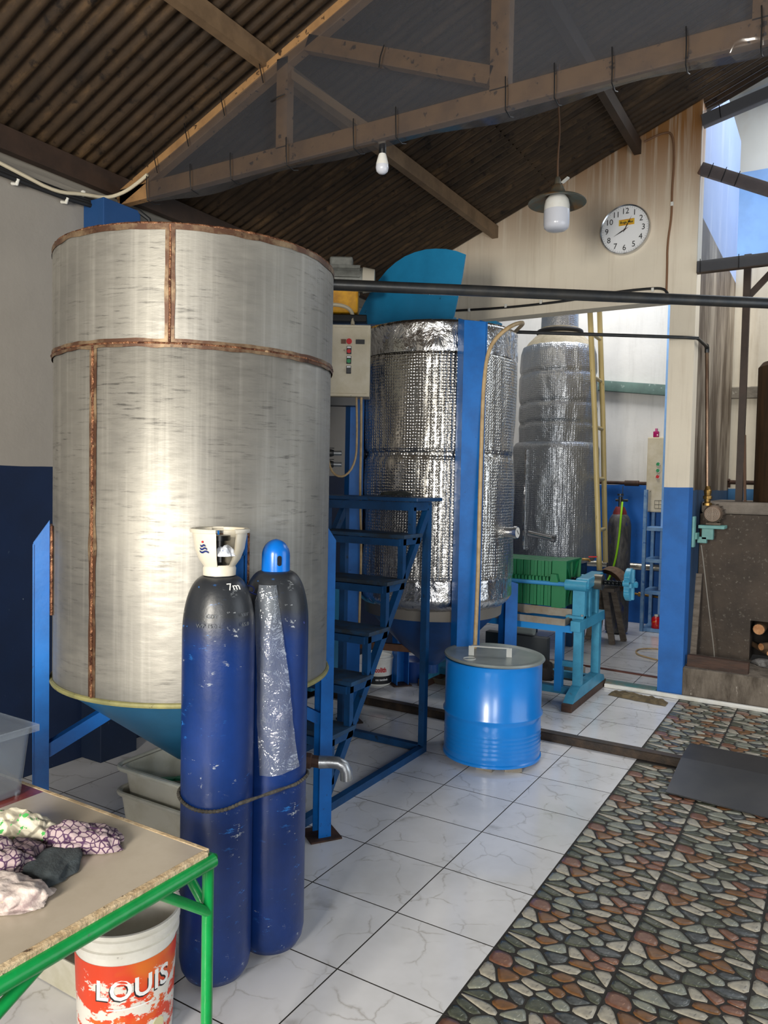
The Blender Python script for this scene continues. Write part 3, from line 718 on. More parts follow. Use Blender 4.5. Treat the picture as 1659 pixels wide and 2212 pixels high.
# drain pipe with elbow
b_ = bm_new(); tube(b_, [(TC.x, TC.y, .42), (-1.2, .40, .43), (-.97, .47, .452)], .022, 14); obj('drain_pipe', b_, RUST_ST, t)
b_ = bm_new(); tube(b_, [(-.99, .455, .452), (-.96, .475, .452), (-.955, .478, .452), (-.90, .510, .448), (-.895, .513, .448), (-.86, .53, .445)], [.030, .030, .035, .035, .027, .027], 8); obj('drain_valve', b_, RUST_ST, t)
b_ = bm_new(); tube(b_, [(-.868, .526, .445), (-.83, .549, .446), (-.800, .566, .444), (-.778, .579, .432), (-.768, .585, .408), (-.766, .586, .372)], [.028, .026, .026, .026, .026, .027], 18); el = obj('elbow', b_, GALV, t)

# ------------------------------------------------------------------ second tank: bubble-foil insulation
T2 = V((-1.457, 2.694, 0)); R2 = .541
t = thing('insulated_tank', 'tank wrapped in shiny silver bubble foil with a blue steel leg in front', 'tank', (T2.x, T2.y, .0))
def puffy(z, pinches, depth):
    return -depth*sum(math.exp(-((z-p)/.022)**2) for p in pinches)
def d2(a, h):
    w = 0.016*noise.noise(V((cos(a)*2.2, sin(a)*2.2, h*2.4)))+.003*noise.noise(V((cos(a)*7, sin(a)*7, h*6)))
    near_p = math.exp(-abs(h-1.83)/.14)+math.exp(-abs(h-1.0)/.2)
    return w+near_p*.009*noise.noise(V((cos(a)*14, sin(a)*14, h*6)))+puffy(h, (1.83, 1.0, 2.5), .012)
prof = [(R2-.01, .985), (R2, 1.0)]+[(R2+.004, 1.0+(2.50-1.0)*i/110) for i in range(1, 110)]+[(R2, 2.50), (R2-.012, 2.505)]
b_ = bm_new(); lathe(b_, (T2.x, T2.y, 0), prof, 220, disp=d2); obj('foil_jacket', b_, FOIL, t, 80)
d3 = lambda a, h: .007*noise.noise(V((cos(a)*8, sin(a)*8, h*8)))+.005*noise.noise(V((cos(a)*22, sin(a)*22, h*6)))
b_ = bm_new(); lathe(b_, (T2.x, T2.y, 0), [(R2+.004, 2.48)]+[(R2+.006, 2.48+.19*i/14) for i in range(1, 14)]+[(R2, 2.675), (R2-.03, 2.685), (R2-.05, 2.66)], 220, disp=d3); obj('foil_top_band', b_, FOIL_S, t, 60)
b_ = bm_new(); lathe(b_, (T2.x, T2.y, 0), [(R2-.11, .80), (R2-.06, .81), (R2-.02, .84)]+[(R2+.004, .88+.13*i/12) for i in range(13)]+[(R2, 1.02)], 220, disp=d3); obj('foil_bottom_band', b_, FOIL_S, t, 60)
b_ = bm_new(); lathe(b_, (T2.x, T2.y, 0), [(R2-.06, .83), (R2-.07, .76), (R2-.10, .73), (R2-.30, .52), (.05, .36), (.05, .30), (0, .30)], 64); obj('cone_bottom', b_, pm('tank_cone_navy', '#0a4684', .45, c2='#0c3a69', nscale=4), t, 40)
b_ = bm_new(); lathe(b_, (T2.x, T2.y, 0), [(R2-.055, .82), (R2-.060, .745)], 64); obj('steel_rim', b_, pm('dull_steel_rim', '#8b857c', .5, .5), t)
b_ = bm_new(); lathe(b_, (T2.x, T2.y, 0), [(0, 2.665), (R2-.04, 2.668)], 64); obj('top_plate', b_, STEEL, t)
for a, w_, zt_ in ((20.5, .15, 2.68), (114, .10, .95), (204, .10, .95), (-66, .10, 2.45)):
    c, e, s, lg = leg_channel(t, T2, .605, a, zt_, w_, .10, sl=.03, z0=0.0 if a != 204 and a != 114 else .053)
b_ = bm_new(); e = az_dir(T2, 62); g0 = V((T2.x, T2.y, 1.327))+e*(R2-.005); s_ = g0+e*.07
tube(b_, [g0, s_], .035, 24); tube(b_, [s_-e*.005, s_+e*.018], .042, 28); gau = obj('gauge', b_, CHROME, t)
b_ = bm_new(); tube(b_, [s_+e*.0185, s_+e*.0195], .036, 28); obj('dial_face', b_, WHITE_PL, gau)
b_ = bm_new(); side = V((-e.y, e.x, 0)); bar(b_, s_+e*.021+side*.012-V((0, 0, .012)), s_+e*.021-side*.018+V((0, 0, .016)), .003, .003); obj('needle', b_, INK, gau, False)
# tan hose from the thin pipe down beside the blue leg
b_ = bm_new(); tube(b_, HOSEPTS, .013, 12, smooth_path=2)
tag(obj('hose', b_, HOSE_T, loc=(-.93, 2.3, .6)), 'tan hose running down the blue leg of the foil-wrapped tank', 'hose')

# lid standing open on the second tank
t = thing('tank_lid', 'blue steel hatch lid with curved top standing upright on the foil-wrapped tank', 'lid', (-1.75, 2.75, 2.67))
k_ = [(-2.19, 2.83), (-2.16, 2.90), (-2.11, 2.985), (-2.05, 3.07), (-1.985, 3.14), (-1.92, 3.20), (-1.85, 3.245), (-1.77, 3.28), (-1.69, 3.298), (-1.60, 3.306), (-1.52, 3.300), (-1.44, 3.286), (-1.36, 3.262), (-1.288, 3.228), (-1.31, 3.08), (-1.37, 2.80)]
b_ = bm_new(); prism(b_, [(x, z) for x, z in k_], (0, 2.75, 0), (1, 0, .0), (0, 0, 1), .012); obj('lid_plate', b_, CYAN_L, t, False)
b_ = bm_new(); bar(b_, (-2.2, 2.74, 2.80), (-1.36, 2.74, 2.78), .05, .05); bar(b_, (-2.2, 2.68, 2.74), (-1.0, 2.68, 2.70), .10, .05); obj('hinge_frame', b_, CYAN_L, t, False)

# ------------------------------------------------------------------ gear motor
t = thing('gear_motor', 'grey finned electric motor on a yellow gearbox between the first two tanks', 'motor', (-2.0, 2.38, 2.68))
cx, cy = -2.02, 2.36
b_ = bm_new(); tube(b_, [(cx-.16, cy-.10, 3.05), (cx+.10, cy+.06, 3.05)], .085, 24)
for i in range(12):
    a = 2*pi*i/12; o_ = V((0, 0, 1))*sin(a)*.09+V((-.53, .85, 0)).normalized()*cos(a)*.09
    bar(b_, V((cx-.14, cy-.09, 3.05))+o_, V((cx+.08, cy+.05, 3.05))+o_, .006, .03, o_.normalized())
mo = obj('motor_body', b_, MOTOR_G, t, 30)
b_ = bm_new(); tube(b_, [(cx+.10, cy+.06, 3.05), (cx+.17, cy+.10, 3.05)], [.09, .075], 24); obj('fan_cover', b_, pm('motor_cream', '#b7b0a0', .5), mo)
b_ = bm_new(); box(b_, (cx-.03, cy-.02, 3.165), (.16, .10, .07), Matrix.Rotation(R(31), 3, 'Z'), .012); obj('terminal_box', b_, MOTOR_G, mo, False)
b_ = bm_new(); box(b_, (cx-.02, cy-.01, 2.89), (.22, .18, .17), Matrix.Rotation(R(31), 3, 'Z'), .015); obj('gearbox', b_, YELLOW, t, False)
b_ = bm_new(); box(b_, (cx-.0, cy+.0, 2.765), (.30, .22, .05), Matrix.Rotation(R(31), 3, 'Z'), .006); obj('mount_plate', b_, BLK_PL, t, False)
b_ = bm_new(); bar(b_, (cx-.1, cy-.05, 2.715), (-1.40, 2.72, 2.715), .08, .05); obj('support_arm', b_, BLUE_D, t, False)
b_ = bm_new(); tube(b_, [(cx+.10, cy-.06, 2.72), (cx+.09, cy-.05, 2.82), (cx+.02, cy-.10, 2.86), (cx-.12, cy-.18, 2.85), (cx-.2, cy-.22, 2.8)], .014, 8, smooth_path=2); obj('power_cable', b_, pm('cream_cable', '#c9bfa6', .5), t)
b_ = bm_new(); tube(b_, [(cx-.05, cy-.06, 3.14), (cx-.08, cy-.10, 3.05), (cx-.09, cy-.12, 2.95), (cx-.14, cy-.14, 2.86)], .008, 8, smooth_path=2); obj('black_cable', b_, BLACK, t)

# ------------------------------------------------------------------ control panel on a post
pr_, pf = V((.856, .516, 0)), V((-.516, .856, 0))       # right / away directions of the panel
t = thing('switch_box', 'cream steel switch box with red and green buttons between the first two tanks', 'switch box', (-1.706, 1.896, 2.15))
pc = V((-1.706, 1.896, 2.39)); RZ = Matrix.Rotation(R(31.1), 3, 'Z')
b_ = bm_new(); box(b_, pc, (.32, .16, .44), RZ, .004); obj('housing', b_, CREAM_ST, t, False)
fc = pc-pf*.082
b_ = bm_new(); box(b_, fc, (.285, .008, .405), RZ, .002); dr = obj('door', b_, CREAM_ST, t, False)
def disc(bm, c, n, r, th, seg=20): tube(bm, [c, V(c)+V(n)*th], r, seg)
for dx, dz, m_, lb in ((.03, .115, RED, None), (.03, .055, RED, None), (.03, -.005, GRN, None), (.03, -.065, BLK_PL, None)):
    c = fc+pr_*dx+V((0, 0, dz))
    if dz < .1:
        b_ = bm_new(); box(b_, c+V((0, 0, .008))-pf*.005, (.030, .006, .05), RZ, .002); obj('button_plate', b_, BLK_PL, dr, False)
        b_ = bm_new(); box(b_, c+V((0, 0, .025))-pf*.009, (.024, .002, .010), RZ); obj('name_tag', b_, INK_W, dr, False)
    b_ = bm_new(); disc(b_, c-pf*.006, -pf, .0125 if dz < .1 else .017, .014); obj('push_button', b_, m_, dr)
b_ = bm_new(); box(b_, fc+pr_*.098+V((0, 0, .115))-pf*.005, (.055, .004, .028), RZ); obj('meter_window', b_, BLK_PL, dr, False)
b_ = bm_new(); box(b_, fc-pr_*.005+V((0, 0, .115))-pf*.005, (.03, .004, .028), RZ); obj('meter_window', b_, pm('brown_label', '#6b4a34', .5), dr, False)
b_ = bm_new(); box(b_, pc+V((-.04, .01, -.245)), (.22, .10, .05), RZ); obj('cable_gland_plate', b_, BLK_PL, t, False)
b_ = bm_new(); box(b_, pc+pf*.16, (.06, .16, .10), RZ); obj('mount_arm', b_, BLUE_D, t, False)
for i, (a, pts) in enumerate(((.008, [(-1.60, 1.93, 2.2), (-1.60, 1.94, 1.9), (-1.61, 1.95, 1.6), (-1.66, 2.06, 1.2), (-1.68, 2.08, .7)]), (.007, [(-1.63, 1.92, 2.2), (-1.625, 1.93, 1.95), (-1.63, 1.93, 1.76), (-1.70, 1.90, 1.66), (-1.78, 1.86, 1.70), (-1.80, 1.84, 1.90), (-1.79, 1.85, 2.2)]))):
    b_ = bm_new(); tube(b_, pts, a, 8, smooth_path=2); obj('cable', b_, HOSE_T, t)
# valves on pipe stubs from the wall side
for i, z in enumerate((1.83, 1.755)):
    t = thing('pipe_valve', ('upper' if i == 0 else 'lower')+' of two dark pipe valves just left of the post below the switch box', 'valve', (-1.92, 2.05, z), 'pipe valves')
    b_ = bm_new(); tube(b_, [(-2.05, 1.98, z), (-1.85, 2.09, z)], .015, 12); obj('pipe', b_, GALV, t)
    b_ = bm_new(); tube(b_, [(-1.955, 2.03, z), (-1.94, 2.04, z), (-1.91, 2.055, z), (-1.895, 2.065, z)], [.02, .026, .026, .02], 10); tube(b_, [(-1.925, 2.047, z), (-1.925, 2.047, z+.03)], .008, 8); obj('valve_body', b_, DARK_ST, t)
    b_ = bm_new(); bar(b_, (-1.95, 2.03, z+.032), (-1.89, 2.06, z+.032), .012, .005); obj('handle', b_, BLACK, t, False)

# ------------------------------------------------------------------ third tank in the back room
T3 = V((-1.53, 5.53, 0)); 
t = thing('insulated_tank', 'tall narrow grey foil-wrapped tank with a black neck ring, in the back room', 'tank', (T3.x, T3.y, .053))
dd = lambda a, h: .010*noise.noise(V((cos(a)*4, sin(a)*4, h*2)))+.008*noise.noise(V((cos(a)*9, sin(a)*9, h*5)))+puffy(h+.03*noise.noise(V((cos(a)*2, sin(a)*2, 5))), (2.77, 2.47, 2.27), .014)
b_ = bm_new(); lathe(b_, (T3.x, T3.y, 0), [(.30, .86), (.40, .89), (.43, .94)]+[(.432, .94+1.08*i/60) for i in range(1, 60)]+[(.43, 2.03), (.41, 2.07), (.36, 2.09)], 120, disp=dd); obj('lower_jacket', b_, FOIL_G, t, 70)
b_ = bm_new(); lathe(b_, (T3.x, T3.y, 0), [(.36, 2.05)]+[(.375+.022*sin(pi*i/60), 2.06+.92*i/60) for i in range(61)]+[(.355, 3.05), (.33, 3.06)], 120, disp=dd); obj('upper_jacket', b_, FOIL_G, t, 70)
b_ = bm_new(); lathe(b_, (T3.x, T3.y, 0), [(.35, 3.04), (.31, 3.10), (.25, 3.16), (.20, 3.20), (.19, 3.25)], 64); obj('shoulder', b_, pm('cream_insulation', '#c9bfa8', .7, c2='#ada389', nscale=12, bs=.5, bscale=20), t)
b_ = bm_new(); tube(b_, [(T3.x+.215*cos(2*pi*i/48), T3.y+.215*sin(2*pi*i/48), 3.21) for i in range(49)], .022, 10, False); obj('neck_ring', b_, BLACK, t)
b_ = bm_new(); lathe(b_, (T3.x, T3.y, 0), [(.19, 3.2), (.185, 3.4), (.18, 3.9), (0, 3.95)], 40, disp=lambda a, h: .006*noise.noise(V((cos(a)*6, sin(a)*6, h*6)))); obj('neck_jacket', b_, FOIL_G, t, 70)
for a in (-60, 30, 120, 210):
    e = az_dir(T3, a); c = V((T3.x, T3.y, 0))+e*.36; b_ = bm_new(); bar(b_, c+V((0, 0, .05)), c+V((0, 0, .93)), .06, .06, (0, 1, 0)); obj('leg', b_, BLUE_D, t, False)
e = az_dir(T3, -30); p = V((T3.x, T3.y, 1.17))+e*.42; q = p+V((.22, -.03, -.04))
b_ = bm_new(); tube(b_, [p, p+e*.06, q], [.028, .032, .030], 14); tube(b_, [q, q+V((.03, 0, -.004))], .038, 10); obj('outlet_tube', b_, CHROME, t)
# seam tape
e = az_dir(T3, -42); b_ = bm_new(); pts = [V((T3.x, T3.y, z))+e*.437 for z in [1.0+.1*i for i in range(11)]]; tube(b_, pts, .016, 6); obj('seam_tape', b_, FOIL_S, t)

# ladder leaning on the third tank
t = thing('ladder', 'tall pale yellow ladder standing against the right side of the grey foil tank', 'ladder', (-.98, 5.3, .85))
top1, bot1, top2, bot2 = V((-1.16, 5.2, 3.75)), V((-.96, 5.2, .84)), V((-1.17, 5.6, 3.75)), V((-1.01, 5.6, .88))
for a, b in ((top1, bot1), (top2, bot2)): b_ = bm_new(); tube(b_, [a, (a+b)/2+V((.01, 0, 0)), b], .026, 14); obj('rail', b_, YELLOW_B, t)
for z in (3.12, 2.70, 2.22, 1.72, 1.22):
    f1 = (3.75-z)/(3.75-.84); f2 = (3.75-z)/(3.75-.88); b_ = bm_new(); tube(b_, [top1.lerp(bot1, f1), top2.lerp(bot2, f2)], .020, 10); obj('rung', b_, YELLOW_B, t)

# ------------------------------------------------------------------ big black pipe and thin pipe
b_ = bm_new(); tube(b_, [(-1.72, 1.065, 2.70), (2.4, 4.06, 2.70)], .030, 20); tag(obj('overhead_pipe', b_, DARK_ST, loc=(0, 2.3, 2.70)), 'thick dark grey steel pipe spanning the room high in front of the tanks', 'pipe')
t = thing('water_pipe', 'thin dark pipe from the foil tank, round the pillar and down to the pump', 'pipe', (-.3, 3.8, 2.77))
b_ = bm_new(); tube(b_, [(-1.10, 3.24, 2.77), (-.05, 3.99-.03, 2.77), (.035, 4.02-.02, 2.765), (.045, 4.36, 2.765), (.045, 4.40, 2.755)], .013, 12); obj('pipe_run', b_, DARK_ST, t)
b_ = bm_new(); tube(b_, [(.045, 4.37, 2.768), (.045, 4.405, 2.76), (.045, 4.41, 2.72)], .018, 12); obj('elbow', b_, DARK_ST, t)
b_ = bm_new(); tube(b_, [(.045, 4.41, 2.74), (.085, 4.40, 1.66)], .014, 12); obj('riser', b_, pm('warm_pipe', '#8a7360', .3, .8, c2='#5a463a', nscale=9, vs=(1, 1, .3)), t)

# ------------------------------------------------------------------ stair
XR, XLF = -1.14, -1.74
t = thing('step_stair', 'dark blue steel stair with open treads between the first tank and blue drum', 'stair', (-1.44, 1.5, 0))
stz = lambda y: .134+(y-1.01)*1.4
for x in (XR, XLF):
    b_ = bm_new(); bar(b_, (x, .93, .03), (x, 1.99, 1.50), .035, .045); obj('stringer', b_, BLUE_D, t, False)
    b_ = bm_new(); bar(b_, (x, 1.98, .0), (x, 1.98, 1.52), .04, .04, (0, 1, 0)); obj('post', b_, BLUE_D, t, False)
    b_ = bm_new(); bar(b_, (x, .70, .02), (x, 1.96, .02), .04, .04); obj('base_rail', b_, BLUE_D, t, False)
b_ = bm_new(); bar(b_, (XLF, 1.98, .025), (XR, 1.98, .025), .04, .04); obj('base_rail', b_, BLUE_D, t, False)
TREAD = pm('worn_dark_tread', '#25303a', .6, c2='#1d4a70', nscale=7, c3='#3c3a36', s3=18)
for z in (1.33, 1.08, .83, .60, .37):
    yb = 1.01+(z-.134)/1.4; yf = yb-.20
    b_ = bm_new(); box(b_, ((XR+XLF)/2, (yb+yf)/2, z+.004), (XR-XLF+.06, .215, .022), bev=.003); obj('tread', b_, TREAD, t, False)
    b_ = bm_new()
    for x in (XR, XLF):
        bar(b_, (x, yf, z-.025), (x, yb, z-.025), .035, .04); 
    bar(b_, (XLF, yf, z-.03), (XR, yf, z-.03), .03, .04); obj('tread_bracket', b_, BLUE_D, t, False)
    for x in (XR, XLF):
        b_ = bm_new(); bar(b_, (x, yf+.015, max(z-.24, stz(yf)-.02)), (x, yf+.015, z-.01), .035, .035, (0, 1, 0)); obj('riser_strut', b_, BLUE_D, t, False)
b_ = bm_new(); box(b_, ((XR+XLF)/2, 1.90, 1.545), (XR-XLF+.12, .32, .022), bev=.003); obj('tread', b_, BLUE_D, t, False)
b_ = bm_new(); bar(b_, (XLF, 1.78, 1.505), (XR, 1.78, 1.505), .03, .05)
for x in (XR, XLF): bar(b_, (x, 1.78, 1.505), (x, 2.0, 1.505), .035, .05)
obj('tread_bracket', b_, BLUE_D, t, False)
for x in (XR, XLF): b_ = bm_new(); bar(b_, (x, 1.79, 1.31), (x, 1.79, 1.50), .035, .035, (0, 1, 0)); obj('riser_strut', b_, BLUE_D, t, False)

def cloth(name, c, size, seedv, h=.03, thick=.006, n=26, freq=6.0, rot=0.0, drape=None):
    """crumpled cloth: closed lump with folded noise surface"""
    b_ = bm_new(); bmesh.ops.create_icosphere(b_, subdivisions=5, radius=1.0)
    Rz = Matrix.Rotation(rot, 3, 'Z')
    for v in b_.verts:
        d = v.co.normalized(); n1 = noise.noise(d*1.4+V((seedv, 0, 0))); n2 = noise.ridged_multi_fractal(d*freq*.28+V((0, seedv, 0)), 1.0, 2.0, 4, 1.0, 2.0) if hasattr(noise, 'ridged_multi_fractal') else noise.noise(d*freq)
        rr = .86+.26*n1+.085*(n2-1.0)+.035*sin(d.x*7+d.y*9+6*noise.noise(d*1.5))
        p = V((d.x*size[0]*rr, d.y*size[1]*rr, d.z*h*rr))
        if p.z < 0: p.z *= .12
        v.co = Rz @ p+V(c)
    return b_
b_ = cloth('x', (-1.33, 1.93, 1.566), (.13, .10), 3.1, .028)
for v in b_.verts: v.co.z = max(v.co.z, 1.5575)
tag(obj('rag', b_, pm('dark_olive_rag', '#3a3d38', .9, c2='#2a2c2a', nscale=12, bs=.5), loc=(-1.33, 1.93, 1.557)), 'dark rag lying on the top step of the blue stair', 'cloth')

# ------------------------------------------------------------------ blue drum
DC = V((-.76, 2.159, 0)); DR = .290
t = thing('oil_drum', 'bright blue steel drum with a loose grey lid in front of the foil tank', 'drum', (DC.x, DC.y, .0))
pf_ = [(0, .035), (DR-.01, .035), (DR-.006, .028), (DR+.004, .026), (DR+.004, .038), (DR-.003, .044)]
z = .05
for zz in (.075, .10, .125, .15, .175, .20): pf_ += [(DR-.003, zz-.010), (DR, zz), (DR-.003, zz+.010)]
pf_ += [(DR-.002, .26), (DR-.002, .275), (DR+.008, .288), (DR+.008, .296), (DR-.002, .31), (DR-.002, .57), (DR-.001, .592), (DR+.003, .600), (DR-.004, .602), (DR-.01, .595), (DR-.01, .35)]
b_ = bm_new(); lathe(b_, (DC.x, DC.y, 0), pf_, 96); obj('body', b_, pm('bright_blue_drum_paint', '#0f7ad0', .28, c2='#0d72c4', nscale=3, c3='#123a60', s3=20, lo3=.72, hi3=.76, bs=.08, bscale=14, coat=.3), t, 45)
b_ = bm_new(); tilt = Matrix.Rotation(R(1.2), 3, 'Y')
lathe(b_, (0, 0, 0), [(DR+.006, -.004), (DR+.012, .004), (DR+.008, .012), (DR-.008, .014), (DR-.02, .008), (DR-.05, .007), (0, .009)], 96)
for v in b_.verts: v.co = tilt @ v.co+V((DC.x+.004, DC.y-.004, .612))
lid = obj('lid', b_, GREY_LID, t, 40)
hp = [V((-.86, 2.05, .622)), V((-.86, 2.05, .678)), V((-.66, 2.15, .672)), V((-.66, 2.15, .616))]
b_ = bm_new()
for a, b in zip(hp, hp[1:]): bar(b_, a, b, .032, .006, (1, -2, 0.01) if abs(a.z-b.z) > .02 else (0, 0, 1))
obj('handle', b_, pm('handle_grey', '#a5a8a6', .4, .4), lid, False)
b_ = bm_new(); tube(b_, [(DC.x-.07+.035*cos(2*pi*i/24), DC.y-.20+.035*sin(2*pi*i/24), .622) for i in range(25)], .003, 6, False); obj('bung_ring', b_, pm('lid_paint_light', '#b9bcba', .4), lid)
for i, (x, y) in enumerate(((-.70, 1.93), (-.56, 2.0), (-.95, 2.2))):
    b_ = bm_new(); box(b_, (x, y, .013), (.10, .05, .026), Matrix.Rotation(R(30*i), 3, 'Z'), .003); obj('spacer_block', b_, CONC, t, False)

# ------------------------------------------------------------------ gas cylinders in front
def cyl_mat(name):
    m, nt, b = newmat(name)
    tc = N(nt, 'ShaderNodeTexCoord'); sx = N(nt, 'ShaderNodeSeparateXYZ'); nt.links.new(tc.outputs['Object'], sx.inputs[0])
    v = coords(nt); f = N(nt, 'ShaderNodeMath', operation='MULTIPLY_ADD'); f.inputs[1].default_value = .05; nt.links.new(noise_n(nt, v, 8, 4), f.inputs[0]); nt.links.new(sx.outputs[2], f.inputs[2])
    mr = N(nt, 'ShaderNodeMapRange'); mr.inputs['From Min'].default_value = 1.12; mr.inputs['From Max'].default_value = 1.23; nt.links.new(f.outputs[0], mr.inputs[0])
    blue = ramp(nt, noise_n(nt, v, 5, 5), [(.35, srgb('#0e3070')), (.7, srgb('#0a2658'))])
    c = mixc(nt, mr.outputs[0], blue, srgb('#26292e'))
    k1 = ramp(nt, noise_n(nt, coords(nt, (3, 3, 9)), 5, 7, .75), [(.62, B4), (.64, W4)])
    pm_ = ramp(nt, noise_n(nt, coords(nt, (1, 1, .8)), 5, 3), [(.48, B4), (.60, W4)])
    k1 = mixc(nt, 1.0, k1, pm_, 'MULTIPLY')
    c = mixc(nt, k1, c, srgb('#2c78c8'))
    k2 = ramp(nt, noise_n(nt, coords(nt, (7, 7, 14)), 2.6, 8, .78), [(.615, B4), (.63, W4)])
    pm2 = ramp(nt, noise_n(nt, coords(nt, (1.3, 1.3, .8)), 6, 3), [(.50, B4), (.60, W4)])
    k2 = mixc(nt, 1.0, k2, pm2, 'MULTIPLY')
    c = mixc(nt, k2, c, srgb('#aeb4b8'))
    nt.links.new(c, b.inputs['Base Color']); b.inputs['Roughness'].default_value = .36
    bump(nt, b, noise_n(nt, v, 45, 4), .25, .003); return m
CYLB = cyl_mat('worn_navy_cylinder_paint')
C1, C2 = V((-.725, -.243, 0)), V((-.677, -.016, 0)); CR = .1163
def cylinder_body(c, parent, rad=CR, H=1.24, neck=1.335, mat=None):
    b_ = bm_new(); pr = [(0, .02), (rad-.045, .012), (rad-.02, .02), (rad-.006, .045), (rad, .08), (rad, H-.10)]
    for i in range(1, 15):
        a = pi/2*i/14; pr.append((.040+(rad-.040)*cos(a)**.85, H-.10+.19*sin(a)))
    pr += [(.040, neck-.01), (.046, neck-.008), (.046, neck+.01), (.034, neck+.012), (0, neck+.012)]
    lathe(b_, (c.x, c.y, 0), pr, 72); return obj('body', b_, mat or CYLB, parent, 50)
t = thing('gas_cylinder', 'dark blue gas cylinder with an open white valve guard, front one of the pair', 'gas cylinder', (C1.x, C1.y, 0))
cylinder_body(C1, t)
WHITE_G = pm('worn_white_guard_paint', '#d9d3c4', .4, c2='#cfc6b0', nscale=8, c3='#7a5a3c', s3=18, lo3=.70, hi3=.74)
# valve guard: bell with two windows
e0 = math.atan2(az_dir(C1, 0).y, az_dir(C1, 0).x); b_ = bm_new()
gp = [(.050, 1.305), (.056, 1.335), (.062, 1.345), (.078, 1.370), (.092, 1.41), (.098, 1.45), (.102, 1.475), (.106, 1.478), (.106, 1.490), (.098, 1.492)]
GZ = lambda z: 1.318+(z-1.303)*.80
gp = [(r*.86, GZ(z)) for r, z in gp]
inner = [(r-.006, z) for r, z in reversed(gp)]
lathe(b_, (C1.x, C1.y, 0), gp+inner, 44, a0=e0+R(38), a1=e0+R(172)); lathe(b_, (C1.x, C1.y, 0), gp+inner, 48, a0=e0-R(162), a1=e0-R(8))
lathe(b_, (C1.x, C1.y, 0), [(.040, 1.317), (.052, 1.318), (.053, 1.340), (.048, 1.352), (.040, 1.352)], 48)
lathe(b_, (C1.x, C1.y, 0), [(.088, 1.456), (.0945, 1.457), (.0965, 1.463), (.0935, 1.469), (.088, 1.469), (.086, 1.463)], 72, a0=e0+R(30), a1=e0+R(360-8))
g_ = obj('valve_guard', b_, WHITE_G, t, 40)
b_ = bm_new(); tube(b_, [(C1.x, C1.y, 1.31), (C1.x, C1.y, 1.35), (C1.x, C1.y, 1.36), (C1.x, C1.y, 1.40), (C1.x, C1.y, 1.405), (C1.x, C1.y, 1.43)], [.024, .024, .018, .018, .022, .02], 12); tube(b_, [(C1.x, C1.y, 1.430), (C1.x, C1.y, 1.446)], .034, 14)
obj('valve', b_, BLK_PL, t, 30)
eo = az_dir(C1, 22); b_ = cloth('x', V((C1.x, C1.y, 1.385))+eo*.045, (.034, .034), 5.5, .036)
for v in b_.verts: v.co.z = v.co.z*1.0
obj('outlet_wrap', b_, pm('white_printed_wrap', '#dfe3ea', .5, c2='#c7ced9', nscale=20, c3='#2c4a9c', s3=38, lo3=.64, hi3=.66), t)
# printed mark on the guard: red dot over three blue waves
ang = e0-R(38)
for i in range(3):
    b_ = bm_new(); w_ = .010+.0045*i; z_ = 1.418-.010*i; P0 = None
    for j in range(9):
        f = j/8*2-1; a = ang+f*w_/.086; rr = .0872-.010*(i*.30); zz = z_+.0025*sin(f*pi*1.2)
        p = b_.verts.new((C1.x+rr*cos(a), C1.y+rr*sin(a), zz+.003)); q = b_.verts.new((C1.x+(rr-.0012)*cos(a), C1.y+(rr-.0012)*sin(a), zz-.003))
        if P0: b_.faces.new((P0[0], p, q, P0[1]))
        P0 = (p, q)
    obj('printed_wave', b_, INK_NAVY, g_)
b_ = bm_new(); bmesh.ops.create_uvsphere(b_, u_segments=10, v_segments=6, radius=.0035, matrix=Matrix.Translation((C1.x+.0872*cos(ang), C1.y+.0872*sin(ang), 1.430))); obj('printed_dot', b_, INK_RED, g_)
# stickers and chalk number on the neck
a_ = e0+R(28); b_ = bm_new(); rr = .0505
P0 = None
for j in range(7):
    a = a_+(j/6-.5)*.030/.052; p = b_.verts.new((C1.x+.056*cos(a), C1.y+.056*sin(a), 1.3075)); q = b_.verts.new((C1.x+.072*cos(a), C1.y+.072*sin(a), 1.2985))
    if P0: b_.faces.new((P0[0], p, q, P0[1]))
    P0 = (p, q)
st = obj('sticker', b_, INK_W, t)
cylb = bpy.data.objects[t.children[0].name]
en = az_dir(C1, 30); b_ = bm_new(); sx_ = V((-en.y, en.x, 0)); up_ = (V((0, 0, 1))*.78-en*.62).normalized(); n_ = sx_.cross(up_)
text_bm(b_, '7m', .036, V((C1.x, C1.y, 1.288))+en*.089, sx_, up_, .0006); obj('chalk_number', b_, INK_W, t, False)
for (s_, dg, z_, sz, rr) in (('GDY', -12, 1.215, .018, .1195), ('WP 15.0 L', -16, 1.185, .018, .1230), ('VAV', 42, 1.215, .016, .1195), ('65.0', 42, 1.185, .018, .1230)):
    b_ = bm_new(); en = az_dir(C1, dg); text_bm(b_, s_, sz, None, (1, 0, 0), (0, 0, 1), .0008, bend=(C1.x, C1.y, rr, math.atan2(en.y, en.x), z_)); obj('stamped_marks', b_, pm('stamp_grey', '#5a5f66', .4, .3), t, False)

